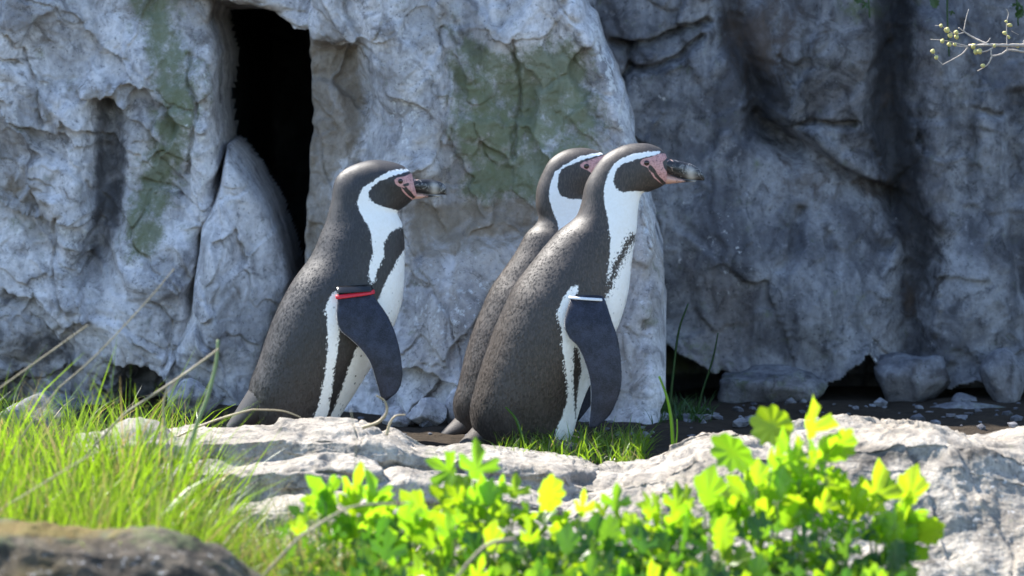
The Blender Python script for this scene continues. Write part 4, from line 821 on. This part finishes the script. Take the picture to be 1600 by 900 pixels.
def blades(name, base, hgt, wid, lean, curl, rnd, mat, label, seg=5, cat='grass'):
    n = len(base); rr = np.random.default_rng(n); az = rr.uniform(0, 2*math.pi, n); yaw = rr.uniform(0, math.pi, n)
    t = np.linspace(0, 1, seg+1); d = np.stack([np.cos(az), np.sin(az), 0*az], 1); s = np.stack([np.cos(yaw), np.sin(yaw), 0*yaw], 1)
    L = lean[:, None]*t[None]+curl[:, None]*t[None]**2.5
    C = base[:, None]+hgt[:, None, None]*(np.stack([0*L, 0*L, t[None]*np.sqrt(np.maximum(1-0.5*L**2, 0.2))], -1)+d[:, None]*L[..., None])
    w_ = wid[:, None]*np.maximum(1-t[None]**2.2, 0.04)
    V = np.stack([C-s[:, None]*w_[..., None], C+s[:, None]*w_[..., None]], 2).reshape(-1, 3)
    i = (np.arange(n)[:, None]*(seg+1)+np.arange(seg)[None]).ravel()*2; F = np.stack([i, i+1, i+3, i+2], 1)
    o = mesh_obj(name, V, F, mat, attrs={'rnd': np.repeat(rnd, (seg+1)*2)}); return tag(o, label, cat, kind='stuff')
def patch(rr, n, px0, px1, Y0, Y1, clump=0.5):
    Y = rr.uniform(Y0, Y1, n); px = rr.uniform(px0, px1, n); x = at(px, 800, Y)[:, 0]
    k = perlin(x*9, Y*9, 0.2)+0.35 > rr.uniform(-0.6, 0.5, n)*clump; x, Y = x[k], Y[k]
    return np.stack([x, Y, gz(x, Y)-0.008], 1)
rr = np.random.default_rng(9)
def grass_all():
    b = patch(rr, 12000, -160, 330, -1.42, -0.70, 0.6); n = len(b); px = proj(b)[0]
    h = rr.uniform(0.20, 0.37, n)*(1+0.3*(rr.random(n) > 0.90))*np.interp(px, [-160, 40, 200, 280, 330], [1.05, 1.12, 1.10, 1.0, 0.75])*np.interp(b[:, 1], [-1.4, -0.8], [0.9, 1.0])
    blades('tall_grass', b, h, rr.uniform(0.0018, 0.0044, n), rr.uniform(0, 0.35, n), rr.uniform(0, 0.45, n), rr.random(n), M['grass'], 'thick tuft of tall bright green grass beside the layered ledge')
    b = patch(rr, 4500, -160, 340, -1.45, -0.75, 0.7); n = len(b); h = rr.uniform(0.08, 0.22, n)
    blades('low_grass', b, h, rr.uniform(0.002, 0.004, n), rr.uniform(0, 0.5, n), rr.uniform(0, 0.6, n), rr.random(n)*0.8, M['low_grass'], 'short grass with painted dark green shade under the tall bright tuft')
    b = patch(rr, 5600, 230, 620, -1.46, -0.85, 1.0); n = len(b); h = rr.uniform(0.12, 0.32, n)
    blades('straw_grass', b, h, rr.uniform(0.0011, 0.0026, n), rr.uniform(0, 0.6, n), rr.uniform(0, 0.7, n), np.clip(rr.random(n)+0.22, 0, 1), M['grass'], 'yellowing grass mixed with straw in front of the layered ledge')
    b = patch(rr, 5200, 430, 1420, -1.62, -1.10, 1.0); n = len(b); h = rr.uniform(0.06, 0.25, n)*np.interp(proj(b)[0], [430, 900, 1420], [1.05, 1.05, 0.75])
    blades('undergrowth_grass', b, h, rr.uniform(0.0012, 0.003, n), rr.uniform(0, 0.5, n), rr.uniform(0, 0.6, n), rr.random(n)*0.9, M['grass'], 'green grass growing between the stems of the leafy weeds')
    b = patch(rr, 1500, 775, 1010, -0.36, 0.10, 0.9); b = b[(np.abs(b[:, 1]) > 0.0)]; n = len(b); h = rr.uniform(0.02, 0.075, n)
    blades('short_grass', b, h, rr.uniform(0.0010, 0.0022, n), rr.uniform(0, 0.6, n), rr.uniform(0, 0.8, n), rr.random(n)*0.95, M['grass'], 'short green grass at the feet of the two close penguins')
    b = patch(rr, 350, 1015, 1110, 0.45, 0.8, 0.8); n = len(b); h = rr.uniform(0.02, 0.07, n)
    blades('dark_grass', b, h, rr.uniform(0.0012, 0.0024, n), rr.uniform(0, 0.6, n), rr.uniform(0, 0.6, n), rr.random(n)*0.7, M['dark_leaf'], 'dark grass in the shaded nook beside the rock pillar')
    b = patch(rr, 420, -60, 320, -0.25, 0.2, 0.8); n = len(b); h = rr.uniform(0.05, 0.16, n)
    blades('far_grass', b, h, rr.uniform(0.001, 0.002, n), rr.uniform(0, 0.6, n), rr.uniform(0, 0.6, n), rr.random(n), M['grass'], 'thin grass at the foot of the big pale rock')
    # small ground leaves under the weeds
    b = patch(rr, 6500, 440, 1430, -1.62, -1.16, 1.5); n = len(b); b[:, 2] += rr.uniform(0.01, 0.22, n)*np.interp(proj(b)[0], [430, 900, 1430], [1, 1, 0.8])
    ln = rr.uniform(0.012, 0.032, n); a = rr.uniform(0, 6.28, n); nr = rr.normal(size=(n, 3))+[0, -0.5, 0.8]; nr /= np.linalg.norm(nr, axis=1)[:, None]
    tp = np.stack([np.cos(a), 0.5*np.sin(a), rr.uniform(0, 1, n)], 1); tp -= (tp*nr).sum(1)[:, None]*nr; tp /= np.linalg.norm(tp, axis=1)[:, None]; sd_ = np.cross(tp, nr)
    pts = []
    for (ay, ax, az) in ((0, 0, 0), (0.35, 0.36, 0.05), (0.75, 0.34, 0.04), (1, 0.05, -0.05), (1, -0.05, -0.05), (0.75, -0.34, 0.04), (0.35, -0.36, 0.05)):
        pts.append(b+ln[:, None]*(ay*tp+ax*sd_+az*nr))
    V = np.stack(pts, 1).reshape(-1, 3); i = np.arange(n)*7
    F = np.concatenate([np.stack([i, i+1, i+6, i+6], 1)[:, :3], np.stack([i+1, i+2, i+5], 1), np.stack([i+1, i+5, i+6], 1), np.stack([i+2, i+3, i+4], 1), np.stack([i+2, i+4, i+5], 1)])
    o = mesh_obj('ground_cover', V, F, M['grass'], attrs={'rnd': np.repeat(rr.random(n)*0.8, 7)}); tag(o, 'tiny green leaves filling the gaps under the leafy weeds', 'ground cover', kind='stuff')
grass_all()

def ribbon(pts, wid, nrm=(0.2, -1, 0.1), vee=0.25):
    """a grass blade with a keel"""
    pts = np.asarray(pts, float); d = np.gradient(pts, axis=0); d /= np.linalg.norm(d, axis=1)[:, None]; n = np.broadcast_to(np.asarray(nrm, float), pts.shape)
    s = np.cross(d, n); s /= np.linalg.norm(s, axis=1)[:, None]; u_ = np.cross(s, d); w_ = np.asarray(wid)[:, None]
    P = np.stack([pts-s*w_, pts+u_*w_*vee, pts+s*w_, pts-u_*w_*vee*0.2], 1); return tube_faces(P)
def stalk(name, pix, Y, r0, r1, mat, label, group=None, flat=False, to_ground=True, cat='dry stalk'):
    """pix: picture points from the tip down; the foot runs on into the ground"""
    p = smooth_line(np.asarray(pix, float), 8); P = at(p[:, 0], p[:, 1], Y)
    if to_ground:
        d = P[-1]-P[-6]; d /= np.linalg.norm(d); d = d+np.array([0, 0, -0.25]); d /= np.linalg.norm(d); ext = []; q_ = P[-1].copy()
        while q_[2] > gz(q_[0], q_[1])-0.01 and len(ext) < 80: q_ = q_+d*0.012; d = d+np.array([0, 0, -0.02]); d /= np.linalg.norm(d); ext.append(q_)
        if ext: P = np.vstack([P, ext])
    r = np.linspace(r0, r1, len(P)); org = P[-1].copy()
    v, f = ribbon(P, r) if flat else tube_mesh(P, r, 7)
    o = mesh_obj(name, v-org, f, mat); o.location = org; return tag(o, label, cat, group)
G = 'dry stalks leaning out of the grass'
stalk('dry_stalk', [(137, 508), (70, 556), (0, 606)], -0.95, 0.0012, 0.0030, M['straw'], 'dry straw stalk leaning toward the bluish boulder', G)
stalk('dry_stalk', [(272, 420), (230, 470), (150, 555), (92, 606)], -0.85, 0.0009, 0.0026, M['straw'], 'longest dry straw stalk crossing the face of the big pale rock', G)
stalk('dry_stalk', [(342, 545), (280, 590), (200, 642)], -0.9, 0.0022, 0.0026, M['straw'], 'dry brown stalk slanting to the tip of the pale broad blade', G)
stalk('dry_stalk', [(150, 705), (60, 760), (-30, 815)], -1.4, 0.0012, 0.0022, M['straw'], 'blurred straw stalk lying across the tall grass', G)
stalk('dry_stalk', [(640, 786), (560, 790), (520, 806), (470, 838)], -1.5, 0.0018, 0.0032, M['straw'], 'thick bent straw stalk across the lobed leaves', G)
stalk('dry_stalk', [(806, 842), (765, 850), (735, 876), (705, 915)], -1.62, 0.0035, 0.0022, M['straw'], 'pale bent stalk curling out of the low weeds', G)
stalk('dry_stalk', [(262, 600), (255, 640), (262, 690)], -0.9, 0.002, 0.003, M['straw'], 'short upright tan stalk behind the green grass', G)
stalk('dry_stalk', [(548, 640), (556, 690), (552, 760)], -1.15, 0.0007, 0.0012, M['straw'], 'thin straw hanging before the middle of the ledge', G)
stalk('broad_blade', [(341, 531), (337, 570), (325, 618), (308, 662)], -0.88, 0.0030, 0.0062, M['reed'], 'pale green broad grass blade standing before the leaning slab', None, True, cat='grass blade')
stalk('curled_blade', [(588, 618), (602, 628), (604, 645), (590, 660), (566, 668)], -0.50, 0.0016, 0.0040, M['straw'], 'curled straw-coloured blade on the ledge below the red-banded penguin', None, True, False, 'grass blade')
stalk('curled_blade', [(634, 648), (618, 650), (609, 662), (604, 680)], -0.47, 0.0012, 0.0034, M['straw'], 'small hooked straw blade on the ledge between the penguins', None, True, False, 'grass blade')
stalk('straw_grass_blade', [(470, 652), (440, 642), (395, 640)], -0.42, 0.0014, 0.0030, M['straw'], 'dry flat blade before the tail of the red-banded penguin', None, True, True, 'grass blade')
stalk('grass_shoot', [(1030, 588), (1042, 620), (1049, 655), (1052, 700)], -0.30, 0.0022, 0.0048, M['grass'], 'tall green grass shoot by the end of the sunlit boulder', None, True, cat='grass blade')
stalk('grass_shoot', [(1058, 655), (1058, 680), (1054, 706)], -0.30, 0.0012, 0.0026, M['grass'], 'short green grass shoot next to the tall one', None, True, cat='grass blade')
stalk('grass_shoot', [(790, 636), (806, 655), (818, 690)], -0.16, 0.0018, 0.0048, M['grass'], 'broad green blade against the lower back of the white-banded penguin', None, True, cat='grass blade')
stalk('grass_shoot', [(1075, 475), (1060, 520), (1050, 600)], 0.62, 0.0020, 0.0040, M['dark_leaf'], 'tall dark blade against the shaded rock wall', None, True, cat='grass blade')
stalk('grass_shoot', [(1122, 520), (1114, 560), (1098, 610)], 0.62, 0.0016, 0.0036, M['dark_leaf'], 'short dark blade against the shaded rock wall', None, True, cat='grass blade')
for o_ in [x for x in bpy.data.objects if x.name.startswith('grass_shoot')]:
    me_ = o_.data
    if 'rnd' not in me_.attributes:
        a_ = me_.attributes.new('rnd', 'FLOAT', 'POINT'); a_.data.foreach_set('value', np.full(len(me_.vertices), 0.3, np.float32))

# the budding twig reaching in from a shrub that stands beyond the right edge
def shrub():
    Y = 0.12; root = at(1760, 700, Y); root[2] = 0.0; e = empty('budding_shrub', root); tag(e, 'bare twig with yellow-green buds reaching out before the dark wall', 'shrub')
    L = lambda pts: at(np.array(pts, float)[:, 0], np.array(pts, float)[:, 1], Y+0.012*np.sin(np.array(pts, float)[:, 0]*0.08))
    z = lambda pts: [(1420+x/6.92, y/6.92) for x, y in pts]
    tr = bez(root-[0, 0, 0.02], root+[0.06, 0, 0.45], L([(1700, 78)])[0], 14)
    parts = [tube_mesh(tr, np.linspace(0.013, 0.0055, 14), 9)]
    twigs = [([(1700, 78), (1640, 72)]+z([(1246, 490), (1050, 490), (870, 486), (650, 490)]), 0.0050, 0.0026), (z([(1246, 560), (1100, 540), (1050, 552), (1000, 585), (900, 602), (890, 540)]), 0.0028, 0.0016),
             (z([(900, 610), (850, 700), (745, 768)]), 0.0018, 0.0011), (z([(870, 486), (790, 450), (690, 400), (610, 350), (540, 300)]), 0.0024, 0.0015), (z([(596, 330), (620, 200), (648, 100)]), 0.0014, 0.0008),
             (z([(640, 510), (580, 580), (480, 640), (365, 700)]), 0.0018, 0.0011), (z([(365, 695), (310, 640), (265, 560)]), 0.0011, 0.0008), (z([(640, 500), (560, 480), (400, 440), (235, 425)]), 0.0013, 0.0006),
             (z([(640, 505), (540, 500), (430, 480)]), 0.0013, 0.0008), (z([(600, 350), (500, 370), (420, 320), (350, 280), (285, 278)]), 0.0013, 0.0006), (z([(1065, 550), (1060, 400), (1060, 240), (1078, 150), (1058, 100)]), 0.0014, 0.0008),
             (z([(800, 470), (850, 455), (882, 412)]), 0.0016, 0.0010), (z([(940, 490), (870, 540), (780, 560), (700, 520)]), 0.0020, 0.0014), (z([(1246, 470), (1246, 440), (1300, 380)]), 0.002, 0.001), (z([(1110, 335), (1190, 378)]), 0.0005, 0.0004)]
    for p, a, b in twigs:
        P = L(p); P = smooth_line(P, 5); k = len(P); r = np.linspace(a, b, k)*(1+0.18*np.sin(np.arange(k)*2.1)); parts.append(tube_mesh(P, r, 7))
    v, f = join(parts); mesh_obj('branch', v-root, f, M['bark'], e)
    buds = [(350, 278, 30, 22), (415, 325, 44, 36), (450, 385, 36, 32), (515, 350, 34, 30), (518, 400, 34, 32), (365, 444, 36, 26), (440, 480, 36, 30), (500, 482, 28, 26), (262, 555, 36, 30), (300, 622, 34, 26), (805, 710, 30, 32), (1092, 272, 28, 40), (1040, 358, 30, 30), (1080, 402, 22, 28), (1055, 232, 20, 22), (765, 555, 44, 40), (700, 500, 46, 34), (725, 565, 34, 36), (1180, 495, 34, 30), (925, 495, 28, 24)]
    bm = bmesh.new(); bmesh.ops.create_icosphere(bm, subdivisions=2, radius=1); vv = np.array([v.co[:] for v in bm.verts]); ff = np.array([[v.index for v in f.verts] for f in bm.faces]); bm.free()
    vv[:, 2] *= np.where(vv[:, 2] > 0, 1+0.35*vv[:, 2]**2, 1); vv *= (1+0.05*np.sin(vv[:, :1]*9+vv[:, 2:]*7))
    b0 = mesh_obj('bud', vv, ff, M['bud'], e)
    for i, (x, y, rx, rz) in enumerate(buds):
        o = b0 if i == 0 else b0.copy()
        if i: COL.objects.link(o); o.parent = e
        c = L(z([(x, y)]))[0]; o.location = Vector(c-root); o.scale = (rx/6.92*PXM*0.78, rx/6.92*PXM*0.75, rz/6.92*PXM*0.78); o.rotation_euler = (0, random.uniform(-1.6, -0.6), 0)
shrub()
# trailing greenery hanging over the wall
def trailing(px, y0, y1, label, leaves, seed):
    rr = np.random.default_rng(seed); P = at(np.array([px+6, px+2, px, px+3.0]), np.array([y0, (y0+y1)/2, y1*0.7+y0*0.3, y1]), 1.0); P = smooth_line(P, 6); org = P[0].copy()
    e = empty('trailing_plant', org); tag(e, label, 'plant'); v, f = tube_mesh(P, np.linspace(0.0035, 0.0018, len(P)), 6); mesh_obj('stem', v-org, f, M['dark_leaf'], e)
    for (lx, ly, sz) in leaves:
        b = at(lx, ly-sz*0.4, 0.99); o = bpy.data.objects.new('leaf', DL[rr.integers(2)]); COL.objects.link(o); o.parent = e
        m = basis(np.array([rr.normal()*0.5, 0.1, -1.0]), np.array([rr.normal()*0.4, -1, 0.3])).to_4x4(); m.translation = Vector(b-org); k = sz*1.6e-3; o.matrix_local = m @ Matrix.Diagonal((k, k, k, 1))
DL = [LEAF[2].copy(), LEAF[5].copy()]
for m in DL: m.materials.clear(); m.materials.append(M['dark_leaf'])
trailing(1480, -160, 88, 'dark thin vine hanging down the wall behind the budding twig', [(1456, 2, 18), (1470, -10, 22), (1488, 20, 10)], 1)
trailing(1588, -160, 40, 'short dark vine with leaves hanging over the wall edge', [(1592, 10, 18), (1600, 22, 16)], 2)
trailing(1356, -160, 28, 'tiny leafy sprig hanging over the brown top of the wall', [(1356, 10, 14), (1345, -6, 18)], 3)
